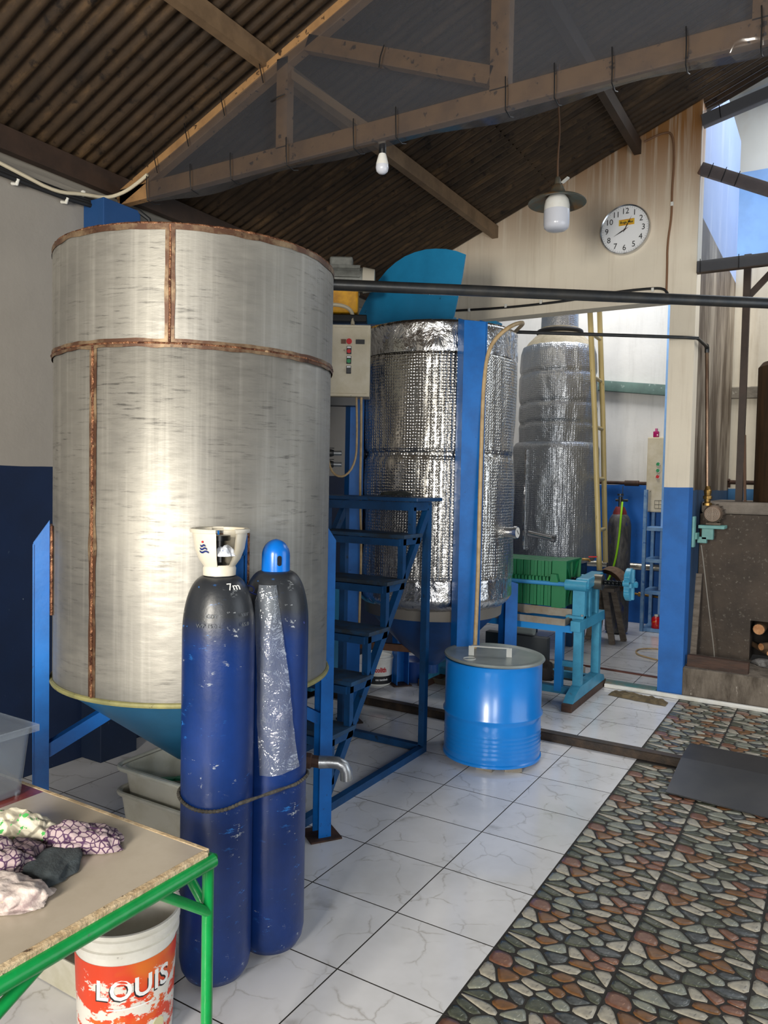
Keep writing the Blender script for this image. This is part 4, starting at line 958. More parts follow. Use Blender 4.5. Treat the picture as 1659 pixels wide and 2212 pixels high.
for ch in t.children:
    if ch.name.split('.')[0] in ('valve_guard', 'valve', 'outlet_wrap', 'sticker', 'chalk_number'): ch.location.z += .014
t = thing('gas_cylinder', 'dark blue gas cylinder with a domed bright blue cap, rear one of the pair', 'gas cylinder', (C2.x, C2.y, 0))
C2B = C2
cylinder_body(C2, t)
e0 = math.atan2(az_dir(C2, 0).y, az_dir(C2, 0).x); b_ = bm_new()
cp = [(.053, 1.245), (.054, 1.27), (.052, 1.29), (.053, 1.31)]+[(.053*cos(pi/2*i/10)+.0001, 1.365+.055*sin(pi/2*i/10)) for i in range(11)]
cp = [(.047, 1.275), (.048, 1.30), (.049, 1.33), (.0485, 1.375)]+[(.0485*cos(pi/2*i/12), 1.375+.057*sin(pi/2*i/12)) for i in range(1, 12)]+[(0, 1.433)]
lathe(b_, (C2.x, C2.y, .006), cp, 48)
cap = obj('cap', b_, pm('cap_blue_paint', '#0a6ed0', .25, c2='#0965c0', nscale=6, c3='#8a5a4a', s3=30, lo3=.72, hi3=.75, bs=.1, bscale=20), t, 60)
b_ = bm_new(); a_ = e0+R(14); c_ = V((C2.x+.0482*cos(a_), C2.y+.0482*sin(a_), 0)); n_ = V((cos(a_), sin(a_), 0)); s_ = V((-n_.y, n_.x, 0))
poly = [(.0075*cos(q)*1, (.010 if sin(q) >= 0 else -.010)+.0075*sin(q)) for q in [2*pi*i/20 for i in range(20)]]
prism(b_, poly, c_+V((0, 0, 1.367)), s_, (0, 0, 1), .0025); obj('vent_hole', b_, BLK_PL, cap, False)

# rope round both cylinders, blue twine at the necks
def rope_loop(c1, c2, r, z1, z2):
    """belt path round two circles"""
    c1, c2 = V(c1), V(c2); d = (c2-c1); a = math.atan2(d.y, d.x); P = []
    for i in range(17): q = a+pi/2+pi*i/16; P.append((c1.x+r*cos(q), c1.y+r*sin(q), z1))
    for i in range(17): q = a-pi/2+pi*i/16; P.append((c2.x+r*cos(q), c2.y+r*sin(q), z2))
    P.append(P[0]); return P
b_ = bm_new(); P = rope_loop(C1, C2, CR+.006, .612, .605); P = [(x, y, z+.01*sin(i*.4)) for i, (x, y, z) in enumerate(P)]; P[-1] = P[0]
Q = []
for i in range(len(P)-1):
    for k in range(6): f = k/6; Q.append(V(P[i]).lerp(V(P[i+1]), f))
Q.append(V(P[-1]))
tube(b_, Q, [.0055+.0012*sin(i*2.1) for i in range(len(Q))], 7, False); tag(obj('rope', b_, pm('dark_braided_rope', '#3b3833', .8, c2='#5a564e', nscale=80, bs=.5, bscale=150), loc=(-.74, -.04, .5)), 'dark rope tied round the two blue gas cylinders at mid height', 'rope')
b_ = bm_new(); n1 = [V((C1.x+.049*cos(2*pi*i/24), C1.y+.049*sin(2*pi*i/24), 1.312)) for i in range(25)]; tube(b_, n1, .002, 6, False)
mid = (C1+C2)/2; e1 = az_dir(C1, 60)
tube(b_, [V((C1.x, C1.y, 1.312))+e1*.05, mid+V((.012, -.02, 1.275)), mid+V((.03, -.01, 1.262)), mid+V((.028, .0, 1.285)), mid+V((.0, -.02, 1.29)), mid+V((.02, -.03, 1.27)), V((C2.x, C2.y, 1.245))+az_dir(C2, -35)*.062], .0025, 6, smooth_path=2)
tube(b_, [V((C2.x, C2.y, 1.245))+az_dir(C2, -35)*.062, V((C2.x, C2.y, 1.240))+az_dir(C2, 10)*.064, V((C2.x, C2.y, 1.235))+az_dir(C2, 50)*.068, V((C2.x, C2.y, 1.20))+az_dir(C2, 52)*.092, V((C2.x, C2.y, 1.155))+az_dir(C2, 58)*.118], .0025, 6, smooth_path=2)
tag(obj('twine', b_, pm('blue_twine', '#14245e', .7), loc=(-.74, -.04, 1.27)), 'blue twine knotted between the necks of the two gas cylinders', 'twine')

# long clear bag hanging on the rear cylinder
b_ = bm_new(); g = []
ea = az_dir(C2, -30); nx, nz = 16, 60
for j in range(nz+1):
    f = j/nz; z = 1.292-.64*f
    aL, aR = -34+13*f, 2+42*f
    row = []
    for i in range(nx+1):
        u = i/nx; dg = aL+(aR-aL)*u; rad = CR+.010+(.016+.006*sin(f*6))*sin(pi*u)+.004*noise.noise(V((u*5, f*16, 2)))+.004*sin(u*9+f*11)
        if z > 1.14: q = math.asin(min(.98, (z-1.14)/.19)); rad = rad-CR+.040+(CR-.040)*cos(q)**.85
        e = az_dir(C2, dg); row.append(b_.verts.new((C2.x+e.x*rad, C2.y+e.y*rad, z+(.02*u if f > .95 else 0))))
    g.append(row)
for j in range(nz):
    for i in range(nx): b_.faces.new((g[j][i], g[j][i+1], g[j+1][i+1], g[j+1][i]))
tag(obj('plastic_bag', b_, BAG, None, 80, loc=(C2.x, C2.y, .62)), 'long clear plastic bag hanging down in front of the capped gas cylinder', 'bag')

# ------------------------------------------------------------------ table
TX, TY, TZ = -.272, -.742, .75
t = thing('work_table', 'beige-topped table with a green pipe frame in the near left corner', 'table', (-1.0, -1.4, 0))
b_ = bm_new(); box(b_, (TX-.31-.01, TY-.55, TZ-.009), (.62, 1.08, .018)); obj('table_top', b_, pm('beige_laminate', '#ada292', .25, c2='#a39887', nscale=4, c3='#8c7a5c', s3=40, lo3=.76, hi3=.78), t, False)
b_ = bm_new(); box(b_, (TX-.95-.01, TY-.55, TZ-.009), (.66, 1.08, .018)); obj('table_top', b_, pm('red_marbled_laminate', '#5e1f1a', .2, c2='#7a362c', nscale=9, c3='#b98a78', s3=16, lo3=.66, hi3=.70), t, False, label='dark red marbled part of the top')
EDGE = pm('chipped_particle_edge', '#a8906e', .8, c2='#cbb898', nscale=30, c3='#4c3a28', s3=40, bs=.8, bscale=60)
b_ = bm_new(); bar(b_, (TX-.006, TY-1.08, TZ-.006), (TX-.006, TY-.01, TZ-.006), .018, .014, bev=.003); bar(b_, (TX-.006, TY-.004, TZ-.006), (TX-1.28, TY-.004, TZ-.006), .014, .014, bev=.003)
for v in b_.verts: v.co += V((noise.noise(v.co*30)*.002, 0, noise.noise(v.co*41)*.0015))
obj('edge_strip', b_, EDGE, t, False)
pz = TZ-.026
b_ = bm_new(); tube(b_, [(TX+.004, TY-1.1, pz), (TX+.004, TY+.004, pz), ], .0165, 16); tube(b_, [(TX+.004, TY+.004, pz), (TX-1.3, TY+.004, pz)], .0165, 16); obj('frame_pipe', b_, GREEN_PIPE, t)
for (x, y) in ((TX-.004, TY-.004), (TX-1.26, TY-.004), (TX-.004, TY-1.06), (TX-1.26, TY-1.06)):
    b_ = bm_new(); tube(b_, [(x, y, .0), (x, y, pz-.008)], .014, 16); tube(b_, [(x, y, .28), (x, y, .286)], .0155, 16); lg = obj('leg', b_, GREEN_PIPE, t)
b_ = bm_new(); tube(b_, [(TX-.002, TY-.005, .60), (TX+.0, TY-.165, .72)], .012, 14); obj('brace', b_, GREEN_PIPE, t)
b_ = bm_new(); tube(b_, [(TX-.006, TY-.002, .60), (TX-.13, TY+.002, .72)], .012, 14); obj('brace', b_, GREEN_PIPE, t)
b_ = bm_new(); tube(b_, [(TX-.002, TY-1.055, .42), (TX+.0, TY-.45, .718)], .013, 14); obj('brace', b_, GREEN_PIPE, t)

# translucent storage box
t = thing('storage_box', 'clear plastic storage box with lid on the red part of the table', 'box', (-1.15, -.95, TZ))
bx0, bx1, by0, by1, bz0, bz1 = -1.33, -.915, -1.08, -.775, TZ, TZ+.185
b_ = bm_new()
def open_box(bm, x0, x1, y0, y1, z0, z1, flare, th=.0025, seg=4, r=.025):
    def loop(ins, z):
        P = []
        for (cx, cy, a0) in ((x1-ins-r, y1-ins-r, 0), (x0+ins+r, y1-ins-r, 90), (x0+ins+r, y0+ins+r, 180), (x1-ins-r, y0+ins+r, 270)):
            for k in range(seg+1): a = R(a0+90*k/seg); P.append((cx+r*cos(a), cy+r*sin(a), z))
        return [bm.verts.new(p) for p in P]
    L = [loop(flare, z0), loop(flare*.6, z0+.4*(z1-z0)), loop(0, z1), loop(th, z1), loop(flare+th, z0+th)]
    for A, B in zip(L, L[1:]):
        n = len(A)
        for k in range(n): bm.faces.new((A[k], A[(k+1) % n], B[(k+1) % n], B[k]))
    bm.faces.new(L[0][::-1]); bm.faces.new(L[-1])
open_box(b_, bx0, bx1, by0, by1, bz0+.006, bz1, .016); obj('body', b_, BOXP, t, 40)
b_ = bm_new(); box(b_, ((bx0+bx1)/2, (by0+by1)/2, bz1+.010), (bx1-bx0+.020, by1-by0+.020, .004), bev=.002)
for s in (-1, 1): box(b_, ((bx0+bx1)/2, (by0+by1)/2+s*((by1-by0)/2+.010), bz1+.002), (bx1-bx0+.02, .003, .018)); box(b_, ((bx0+bx1)/2+s*((bx1-bx0)/2+.010), (by0+by1)/2, bz1+.002), (.003, by1-by0+.02, .018))
lidb = obj('lid', b_, BOXP, t, False)
b_ = bm_new(); box(b_, (bx1+.014, (by0+by1)/2-.0, bz1-.006), (.005, .06, .035), bev=.002); obj('clip', b_, BOXP, lidb, False)
b_ = bm_new(); box(b_, (bx1-.06, by0+.07, bz0+.045), (.09, .10, .08), bev=.003); tag(obj('carton', b_, pm('navy_carton', '#1d3a7a', .5, c2='#254a92', nscale=9), loc=(bx1-.06, by0+.07, TZ)), 'small navy carton inside the clear plastic storage box', 'carton')
for x, y in ((bx1-.03, by0+.03), (bx1-.03, by1-.03), (bx0+.03, by0+.03), (bx0+.03, by1-.03)): b_ = bm_new(); tube(b_, [(x, y, bz0), (x, y, bz0+.010)], .008, 10); obj('foot', b_, BOXP, t)

# cloths on the table
def batik(name, ground, line, line2=None, sc=62):
    m, nt, b = newmat(name); v = coords(nt)
    nz = N(nt, 'ShaderNodeTexNoise'); nz.inputs['Scale'].default_value = 12; nt.links.new(v, nz.inputs['Vector'])
    wp = N(nt, 'ShaderNodeVectorMath', operation='MULTIPLY_ADD'); wp.inputs[1].default_value = (.03, .03, .03); nt.links.new(nz.outputs['Color'], wp.inputs[0]); nt.links.new(v, wp.inputs[2])
    vo = N(nt, 'ShaderNodeTexVoronoi', feature='DISTANCE_TO_EDGE'); vo.inputs['Scale'].default_value = sc; vo.inputs['Randomness'].default_value = .45; nt.links.new(wp.outputs[0], vo.inputs['Vector'])
    k = ramp(nt, vo.outputs['Distance'], [(.05, W4), (.12, B4)]); c = mixc(nt, k, srgb(ground), srgb(line))
    if line2: c = mixc(nt, ramp(nt, noise_n(nt, v, 38, 3), [(.60, B4), (.63, W4)]), c, srgb(line2))
    nt.links.new(c, b.inputs['Base Color']); b.inputs['Roughness'].default_value = .85
    bump(nt, b, noise_n(nt, v, 60, 4), .5, .004); return m
BAT = batik('purple_patterned_cotton', '#9c8b8d', '#3e2142'); BAT2 = batik('floral_cotton', '#c9c2ae', '#8a8474', '#3f9a4a', 20)
def put_cloth(label, c, size, seedv, h, mat, rot=0, freq=6.0):
    c = V(c); c.z = TZ+.004; b_ = cloth('x', c, size, seedv, h, rot=rot, freq=freq)
    for v in b_.verts: v.co.z = max(v.co.z, TZ+.0012)
    return tag(obj('rag', b_, mat, None, 60, loc=(c.x, c.y, TZ)), label, 'cloth')
put_cloth('purple patterned rag, rightmost of the crumpled heap on the beige table', (-.555, -.905, 0), (.125, .058), 1.3, .056, BAT, R(31), 9)
put_cloth('floral rag with green leaves at the back of the crumpled heap', (-.70, -.965, 0), (.105, .062), 7.7, .075, BAT2, R(20), 8)
put_cloth('dark grey knitted cloth folded flat between the purple rags', (-.515, -1.005, 0), (.105, .070), 2.2, .026, pm('dark_grey_knit', '#3c4448', .9, c2='#343b3e', nscale=30, bs=.6, bscale=160), R(-40), 3)
put_cloth('purple patterned rag at the left edge of the photo, behind the stained white one', (-.625, -1.075, 0), (.11, .075), 4.4, .062, BAT, R(10), 9)
put_cloth('stained white and yellow rag, nearest of the crumpled heap', (-.475, -1.135, 0), (.105, .070), 9.1, .050, pm('stained_white_cotton', '#c4b7b0', .85, c2='#7d6c6c', nscale=22, lo=.45, hi=.7, c3='#d2c878', s3=9, lo3=.6, hi3=.64, bs=.6, bscale=60), R(30), 7)
put_cloth('small dark torn purple rag tucked in the middle of the heap', (-.60, -1.02, 0), (.07, .055), 6.2, .050, batik('dark_purple_cotton', '#6b5a5e', '#2b1830', sc=50), R(60), 9)

# paint bucket with orange label
BC = V((-.754, -.584, 0)); z1 = .385
t = thing('paint_bucket', 'white paint pail with a torn orange label under the green-framed table', 'bucket', (BC.x, BC.y, 0))
b_ = bm_new(); pr = [(0, .004), (.118, .004), (.122, .0), (.125, .012), (.1345, .30), (.1355, .318), (.143, .320), (.143, .333), (.137, .335), (.1375, .350), (.145, .352), (.145, .366), (.139, .369), (.141, .379), (.147, .382), (.147, z1), (.140, z1), (.134, .30), (.121, .02), (0, .018)]
pr = [(r*1.05, z) for r, z in pr]; lathe(b_, (BC.x, BC.y, 0), pr, 72); bk = obj('body', b_, pm('scuffed_white_bucket', '#e0ded6', .42, c2='#cfcbbf', nscale=6, c3='#77716a', s3=24, lo3=.67, hi3=.73, bs=.1, bscale=20), t, 40)
def label_mat():
    m, nt, b = newmat('torn_orange_label'); v = coords(nt)
    k = ramp(nt, noise_n(nt, coords(nt, (1.2, 1.2, 2)), 7, 8, .72), [(.50, B4), (.515, W4)])
    tc = N(nt, 'ShaderNodeTexCoord'); sx = N(nt, 'ShaderNodeSeparateXYZ'); nt.links.new(tc.outputs['Object'], sx.inputs[0])
    mr = N(nt, 'ShaderNodeMapRange'); mr.inputs['From Min'].default_value = .30; mr.inputs['From Max'].default_value = .06; nt.links.new(sx.outputs[2], mr.inputs[0])
    org = mixc(nt, ramp(nt, noise_n(nt, v, 4, 3), [(.5, B4), (.6, W4)]), srgb('#d8401a'), srgb('#d86c1c'))
    add = N(nt, 'ShaderNodeMath', operation='MULTIPLY_ADD'); add.inputs[1].default_value = .20; nt.links.new(mr.outputs[0], add.inputs[0]); nt.links.new(noise_n(nt, coords(nt, (1.2, 1.2, 2)), 7, 8, .72), add.inputs[2])
    k = ramp(nt, add.outputs[0], [(.62, B4), (.635, W4)])
    c = mixc(nt, k, org, srgb('#dcd8ce')); nt.links.new(c, b.inputs['Base Color']); b.inputs['Roughness'].default_value = .4; return m
b_ = bm_new(); lathe(b_, (BC.x, BC.y, 0), [(.1325, .03), (.1420, .296)], 72); lb = obj('paper_label', b_, label_mat(), bk)
eb = az_dir(BC, 10); b_ = bm_new(); text_bm(b_, 'LOUIS', .078, None, (1, 0, 0), (0, 0, 1), .0004, bend=(BC.x, BC.y, .1405, math.atan2(eb.y, eb.x), .222), bold=.0015, condensed=1.0, spread=1.05)
obj('lettering', b_, INK_W, lb, False)
b_ = bm_new(); text_bm(b_, 'LOUIS', .078, None, (1, 0, 0), (0, 0, 1), .0002, bend=(BC.x, BC.y, .1398, math.atan2(eb.y, eb.x)-.02, .218), bold=.002, spread=1.05); obj('lettering_shadow', b_, INK, lb, False)
for sz, zz, dg, txt in ((.016, .195, 4, 'INTERIOR'),):
    e_ = az_dir(BC, dg); b_ = bm_new(); P0 = None
    lathe(b_, (BC.x, BC.y, 0), [(.1388, .168), (.1390, .172)], 24, a0=math.atan2(e_.y, e_.x)-.45, a1=math.atan2(e_.y, e_.x)+.45); obj('printed_rule', b_, INK_W, lb)
e_ = az_dir(BC, 40); a_ = math.atan2(e_.y, e_.x)
b_ = bm_new(); n_ = V((cos(a_), sin(a_), 0)); tube(b_, [V((BC.x, BC.y, .085))+n_*.1340, V((BC.x, BC.y, .085))+n_*.1358], .020, 24); obj('round_seal', b_, pm('cream_print', '#cfc79a', .5), lb)
# white basin behind the bucket
b_ = bm_new(); open_box(b_, -1.28, -.93, -.60, -.38, 0.004, .14, .03, .004, 5, .04); tag(obj('basin', b_, TUBP, None, 40, loc=(-1.1, -.5, 0)), 'low grimy white plastic basin on the floor behind the paint pail', 'basin')

# nested tubs under the first tank
for z0, lab in ((0.0, 'lower of two nested white plastic tubs under the steel tank'), (.105, 'upper of two nested white plastic tubs, with green inside, under the steel tank')):
    t = thing('plastic_tub', lab, 'tub', (-1.30, .20, z0))
    b_ = bm_new(); g = .0 if z0 == 0 else .012
    open_box(b_, -1.58+g, -1.09-g, .055+g, .43-g, z0+.003+(.012 if z0 else 0), z0+.32, .035, .004, 6, .05); obj('body', b_, TUBP, t, 40)
    b_ = bm_new(); P = []
    for (cx, cy, a0) in ((-1.09-.05, .43-.05, 0), (-1.58+.05, .43-.05, 90), (-1.58+.05, .055+.05, 180), (-1.09-.05, .055+.05, 270)):
        for k in range(6): a = R(a0+90*k/5); P.append((cx+.058*cos(a), cy+.058*sin(a), z0+.318))
    P.append(P[0]); tube(b_, P, .010, 8, False); obj('rim', b_, TUBP, t)
    if z0: b_ = bm_new(); bar(b_, (-1.50, .17, z0+.24), (-1.46, .34, z0+.20), .03, .01); bar(b_, (-1.46, .28, z0+.22), (-1.25, .36, z0+.24), .03, .01); obj('green_clip', b_, pm('green_plastic_strip', '#2f8f6a', .5), t, False)

# ------------------------------------------------------------------ lamps
t = thing('pendant_lamp', 'rusty enamel pendant lamp with a large white bulb hanging before the gable wall', 'lamp', (-.60, 2.6, 3.25))
L = V((-.598, 2.6, 0))
b_ = bm_new(); tube(b_, [(L.x-.01, L.y, ROOFZ(L.x)+.01), (L.x-.012, L.y, 4.05), (L.x+.006, L.y, 3.85), (L.x-.004, L.y, 3.70), (L.x, L.y, 3.555)], .006, 8, smooth_path=2); obj('cord', b_, pm('brown_cord', '#6a4e38', .7), t)
b_ = bm_new(); lathe(b_, (L.x, L.y, 0), [(.012, 3.575), (.018, 3.56), (.02, 3.53), (.034, 3.52), (.042, 3.50), (.055, 3.475), (.10, 3.445), (.165, 3.428), (.178, 3.418), (.180, 3.412), (.176, 3.414), (.16, 3.422), (.10, 3.436), (.05, 3.46)], 56); obj('shade', b_, pm('rusty_enamel_shade', '#55605c', .45, .2, c2='#6e5436', nscale=9, bs=.2), t, 50)
b_ = bm_new(); bar(b_, (L.x+.03, L.y, 3.535), (L.x+.075, L.y-.02, 3.552), .02, .010); obj('hook_clip', b_, WHITE_PL, t, False)
b_ = bm_new(); lathe(b_, (L.x, L.y, 0), [(.052, 3.46), (.072, 3.43), (.078, 3.40), (.079, 3.365)], 40); obj('bulb_base', b_, WHITE_PL, t)
b_ = bm_new(); lathe(b_, (L.x, L.y, 0), [(.080, 3.366), (.080, 3.285), (.076, 3.262), (.06, 3.248), (.03, 3.243), (0, 3.242)], 40); obj('bulb', b_, pm('frosted_bulb', '#c9ccd6', .2), t, 60)
t = thing('light_bulb', 'small white bulb in a black socket hanging from the wrapped truss', 'bulb', (-.934, 1.06, 3.11))
b_ = bm_new(); lathe(b_, (-.934, 1.05, 0), [(0, 3.25), (.017, 3.248), (.018, 3.205), (.016, 3.20)], 20); tube(b_, [(-.934, 1.05, 3.24), (-.94, 1.04, 3.30)], .004, 6); obj('socket', b_, BLK_PL, t, 40)
b_ = bm_new(); lathe(b_, (-.934, 1.05, 0), [(.016, 3.205), (.020, 3.195), (.029, 3.160), (.030, 3.150)], 28); obj('collar', b_, WHITE_PL, t)
b_ = bm_new(); lathe(b_, (-.934, 1.05, 0), [(.030, 3.150), (.031, 3.138), (.027, 3.122), (.016, 3.112), (0, 3.109)], 28); obj('globe', b_, pm('frosted_bulb', '#c9ccd6', .2), t, 60)

# ------------------------------------------------------------------ clock
t = thing('wall_clock', 'round white wall clock with silver rim and black numerals on the gable wall', 'clock', (-.522, YB, 3.65))
K = V((-.522, YB-.002, 3.647)); X, Z = V((1, 0, 0)), V((0, 0, 1)); CR_ = .192
b_ = bm_new(); lathe(b_, K, [(CR_-.012, -.030), (CR_-.004, -.038), (CR_, -.030), (CR_, .0), (0, .0)], 72, axis='Y'); obj('rim', b_, CHROME, t, 40)
b_ = bm_new(); lathe(b_, K, [(0, -.024), (CR_-.008, -.024)], 72, axis='Y'); fcb = obj('dial', b_, pm('dial_white', '#e9ebee', .35), t)
for h in range(1, 13):
    a = R(90-30*h); b_ = bm_new(); c = K+X*cos(a)*.140+Z*sin(a)*.140+V((0, -.026, 0)); text_bm(b_, str(h), .062, c, X, Z, .0005, condensed=.95); obj('numeral', b_, INK, fcb, False)
b_ = bm_new()
for i in range(60):
    a = 2*pi*i/60; d = X*cos(a)+Z*sin(a); bar(b_, K+d*.176+V((0, -.026, 0)), K+d*(.168 if i % 5 else .164)+V((0, -.026, 0)), .0012, .0012, (0, 1, 0))
obj('minute_marks', b_, INK, fcb, False)
b_ = bm_new(); box(b_, K+V((.012, -.026, .055)), (.118, .002, .046), Matrix.Rotation(R(-0), 3, 'Y')); bd = obj('brand_label', b_, pm('yellow_label', '#d9b02a', .5), fcb, False)
b_ = bm_new(); text_bm(b_, 'Boga Mas', .026, K+V((.012, -.028, .055)), X, Z, .0004, bold=.0006); obj('lettering', b_, INK, bd, False)
b_ = bm_new()
for dz in (.073, .038): bar(b_, K+V((-.035, -.0278, dz)), K+V((.06, -.0278, dz)), .001, .002)
obj('small_print', b_, INK_RED, bd, False)
def hand(ang, L_, w_, m_, nm, off):
    d = X*cos(R(ang))+Z*sin(R(ang)); n_ = Z*cos(R(ang))-X*sin(R(ang)); o_ = K+V((0, -off, 0)); b_ = bm_new()
    A = [o_-d*.022-n_*w_*.4, o_-d*.022+n_*w_*.4, o_+d*L_*.3+n_*w_, o_+d*L_, o_+d*L_*.3-n_*w_]
    v1 = [b_.verts.new(p) for p in A]; v2 = [b_.verts.new(p+V((0, -.001, 0))) for p in A]; b_.faces.new(v1); b_.faces.new(v2[::-1])
    for i in range(5): b_.faces.new((v1[i], v1[(i+1) % 5], v2[(i+1) % 5], v2[i]))
    return obj(nm, b_, m_, t, False)
hand(63, .112, .004, INK, 'minute_hand', .031); hand(208, .095, .0045, INK, 'hour_hand', .029); hand(25, .035, .002, pm('red_brown_hand', '#6d2a22', .4), 'second_hand', .033)
b_ = bm_new(); disc(b_, K+V((0, -.028, 0)), (0, -1, 0), .006, .007, 14); obj('hub', b_, INK, t)

# ------------------------------------------------------------------ cables on the walls
def cable(label, pts, r, mat, clips=None, loc=None, name='cable'):
    t = thing(name, label, 'cable', pts[0]); b_ = bm_new(); tube(b_, pts, r, 8, smooth_path=2); obj('sheath', b_, mat, t)
    for c in clips or []: b_ = bm_new(); box(b_, c, (.02, .018, .03), bev=.003); obj('clip', b_, WHITE_PL, t, False)
    return t
cable('black cable clipped along the gable wall beam behind the tanks', [(-2.0, YB-.012, 3.17), (-1.6, YB-.012, 3.15), (-1.25, YB-.012, 3.145), (-.9, YB-.012, 3.15), (-.62, YB-.012, 3.175), (-.35, YB-.012, 3.175), (-.22, YB-.012, 3.165), (-.19, YB-.012, 3.12)], .010, BLACK, [(x, YB-.018, 3.16) for x in (-1.84, -1.5, -1.19, -.88, -.30)])
cable('brown cable running down the gable wall beside the clock', [(-.40, YB-.01, 4.30), (-.26, YB-.01, 4.34), (-.19, YB-.01, 4.32), (-.175, YB-.01, 4.1), (-.185, YB-.01, 3.9), (-.18, YB-.01, 3.7), (-.205, YB-.01, 3.5), (-.20, YB-.01, 3.3), (-.20, YB-.01, 3.12)], .008, pm('painted_brown_cable', '#7c5a40', .7), [(-.18, YB-.014, 3.79)])
cable('cream cable sagging along the top of the left wall to the truss', [(XL+.04, .05, 3.24), (XL+.05, .35, 3.20), (XL+.06, .55, 3.17), (XL+.07, .72, 3.215), (XL+.08, .86, 3.235), (-2.60, .93, 3.28), (-2.50, .95, 3.33), (-2.44, .955, 3.36)], .010, pm('cream_cable', '#c9bfa6', .5), [(XL+.06, .72, 3.22)])
t = thing('cable', 'thick bundle of black cables along the top edge of the left wall', 'cable', (XL+.03, 0, 3.2))
b_ = bm_new()
for k in range(3): tube(b_, [(XL+.02+.012*k, -1.5, 3.215-.016*k), (XL+.025+.012*k, .3, 3.20-.02*k), (XL+.03+.01*k, .72, 3.20-.018*k), (XL+.08, .90, 3.21-.01*k), (XL+.19, 1.06, 3.20), (XL+.21, 1.10, 3.05), (XL+.21, 1.12, 2.7)], .013, 8, smooth_path=1)
obj('cable_strand', b_, BLACK, t)
for y in (.33, .62): b_ = bm_new(); tube(b_, [(XL+.01, y, 3.15), (XL+.05, y, 3.14), (XL+.06, y, 3.165)], .009, 8); obj('clip', b_, WHITE_PL, t)

# ------------------------------------------------------------------ filter press
t = thing('filter_press', 'light blue filter press with a stack of green plates, behind the blue drum', 'press', (-.9, 3.5, .05))
zf = .053
# skid and wooden bearers
b_ = bm_new(); box(b_, (-.60, 3.56, zf+.028), (.075, .90, .055), bev=.003); obj('bearer', b_, WOOD_DARK, t, False)
b_ = bm_new(); box(b_, (-1.75, 3.56, zf+.028), (.075, .90, .055), bev=.003); obj('bearer', b_, WOOD_DARK, t, False)
for x in (-.60, -1.75):
    b_ = bm_new(); prism(b_, [(3.14, zf+.055), (3.98, zf+.055), (3.95, zf+.10), (3.80, zf+.14), (3.32, zf+.14), (3.20, zf+.10)], (x-.035, 0, 0), (0, 1, 0), (0, 0, 1), .07); obj('skid', b_, CYAN, t, False)
    for y in (3.36, 3.83):
        b_ = bm_new(); bar(b_, (x, y, zf+.10), (x, y, .62), .06, .06, (0, 1, 0)); obj('leg', b_, CYAN, t, False)
    b_ = bm_new(); bar(b_, (x, 3.26, .635), (x, 3.92, .635), .07, .075, bev=.003); obj('cross_beam', b_, CYAN, t, False)
for y in (3.34, 3.86):
    b_ = bm_new(); bar(b_, (-1.8, y, .60), (-.64, y, .60), .045, .05); obj('side_beam', b_, pm('press_bright_blue', '#1e86cf', .4), t, False)
b_ = bm_new(); bar(b_, (-.74, 3.36, .13), (-.74, 3.36, .60), .055, .055, (0, 1, 0)); obj('leg', b_, pm('press_bright_blue', '#1e86cf', .4), t, False)
b_ = bm_new(); bar(b_, (-1.75, 3.36, .14), (-.62, 3.36, .14), .05, .05); bar(b_, (-1.75, 3.83, .14), (-.62, 3.83, .14), .05, .05); bar(b_, (-.74, 3.36, .34), (-.62, 3.36, .34), .04, .04); obj('tie_bar', b_, CYAN, t, False)
# uprights of the screw head
for y in (3.42, 3.56, 3.76): b_ = bm_new(); bar(b_, (-.62, y, .66), (-.62, y, .89), .09, .045, (0, 1, 0)); obj('head_post', b_, CYAN, t, False)
b_ = bm_new(); box(b_, (-.64, 3.42, .683), (.13, .10, .02), bev=.002); obj('head_base', b_, CYAN, t, False)
for y in (3.39, 3.45): b_ = bm_new(); tube(b_, [(-.59, y, .69), (-.59, y, .706)], .010, 6); obj('bolt', b_, GALV, t)
b_ = bm_new(); bar(b_, (-.60, 3.40, .93), (-.60, 3.80, .95), .10, .075, bev=.012); obj('head_yoke', b_, CYAN, t, False)
for y in (3.40, 3.80):
    b_ = bm_new(); tube(b_, [(-1.85, y, .905), (-.70, y, .915)], .0165, 14); obj('side_rail', b_, pm('press_rail_blue', '#3a86bd', .35), t)
    b_ = bm_new(); tube(b_, [(-.72, y, .915), (-.56, y, .915)], .040, 20); tube(b_, [(-.565, y, .915), (-.545, y, .915)], .022, 6); obj('rail_socket', b_, CYAN, t, 40)
b_ = bm_new(); tube(b_, [(-.56, 3.60, .93), (-.50, 3.60, .93)], .058, 20); obj('screw_nut', b_, pm('greasy_steel', '#6b675d', .4, .7), t, 40)
b_ = bm_new(); P = [(-.74+.003*i, 3.60, .93) for i in range(150)]; tube(b_, P, [.019+.003*sin(i*1.4) for i in range(150)], 12); obj('screw', b_, pm('oily_screw', '#23272a', .3, .8), t)
b_ = bm_new(); hc = V((-.31, 3.60, .93)); 
prism(b_, [(.105*cos(q)*(1 if abs(sin(q)) > .5 else .8), .12*sin(q)) for q in [2*pi*i/36 for i in range(36)]], hc-V((.02, 0, 0)), (0, 1, 0), (0, 0, 1), .04)
bmesh.ops.bevel(b_, geom=list(b_.edges), offset=.004, segments=1, affect='EDGES')
wh = obj('hand_wheel', b_, CYAN, t, False)
b_ = bm_new(); bar(b_, hc+V((.028, 0, -.11)), hc+V((.028, 0, .11)), .03, .018, (1, 0, 0)); bar(b_, hc+V((.028, -.09, 0)), hc+V((.028, .09, 0)), .018, .03, (0, 0, 1)); obj('wheel_rib', b_, CYAN, wh, False)
b_ = bm_new(); tube(b_, [hc+V((.03, 0, 0)), hc+V((.06, 0, 0))], .022, 6); obj('wheel_nut', b_, CYAN, wh, False)
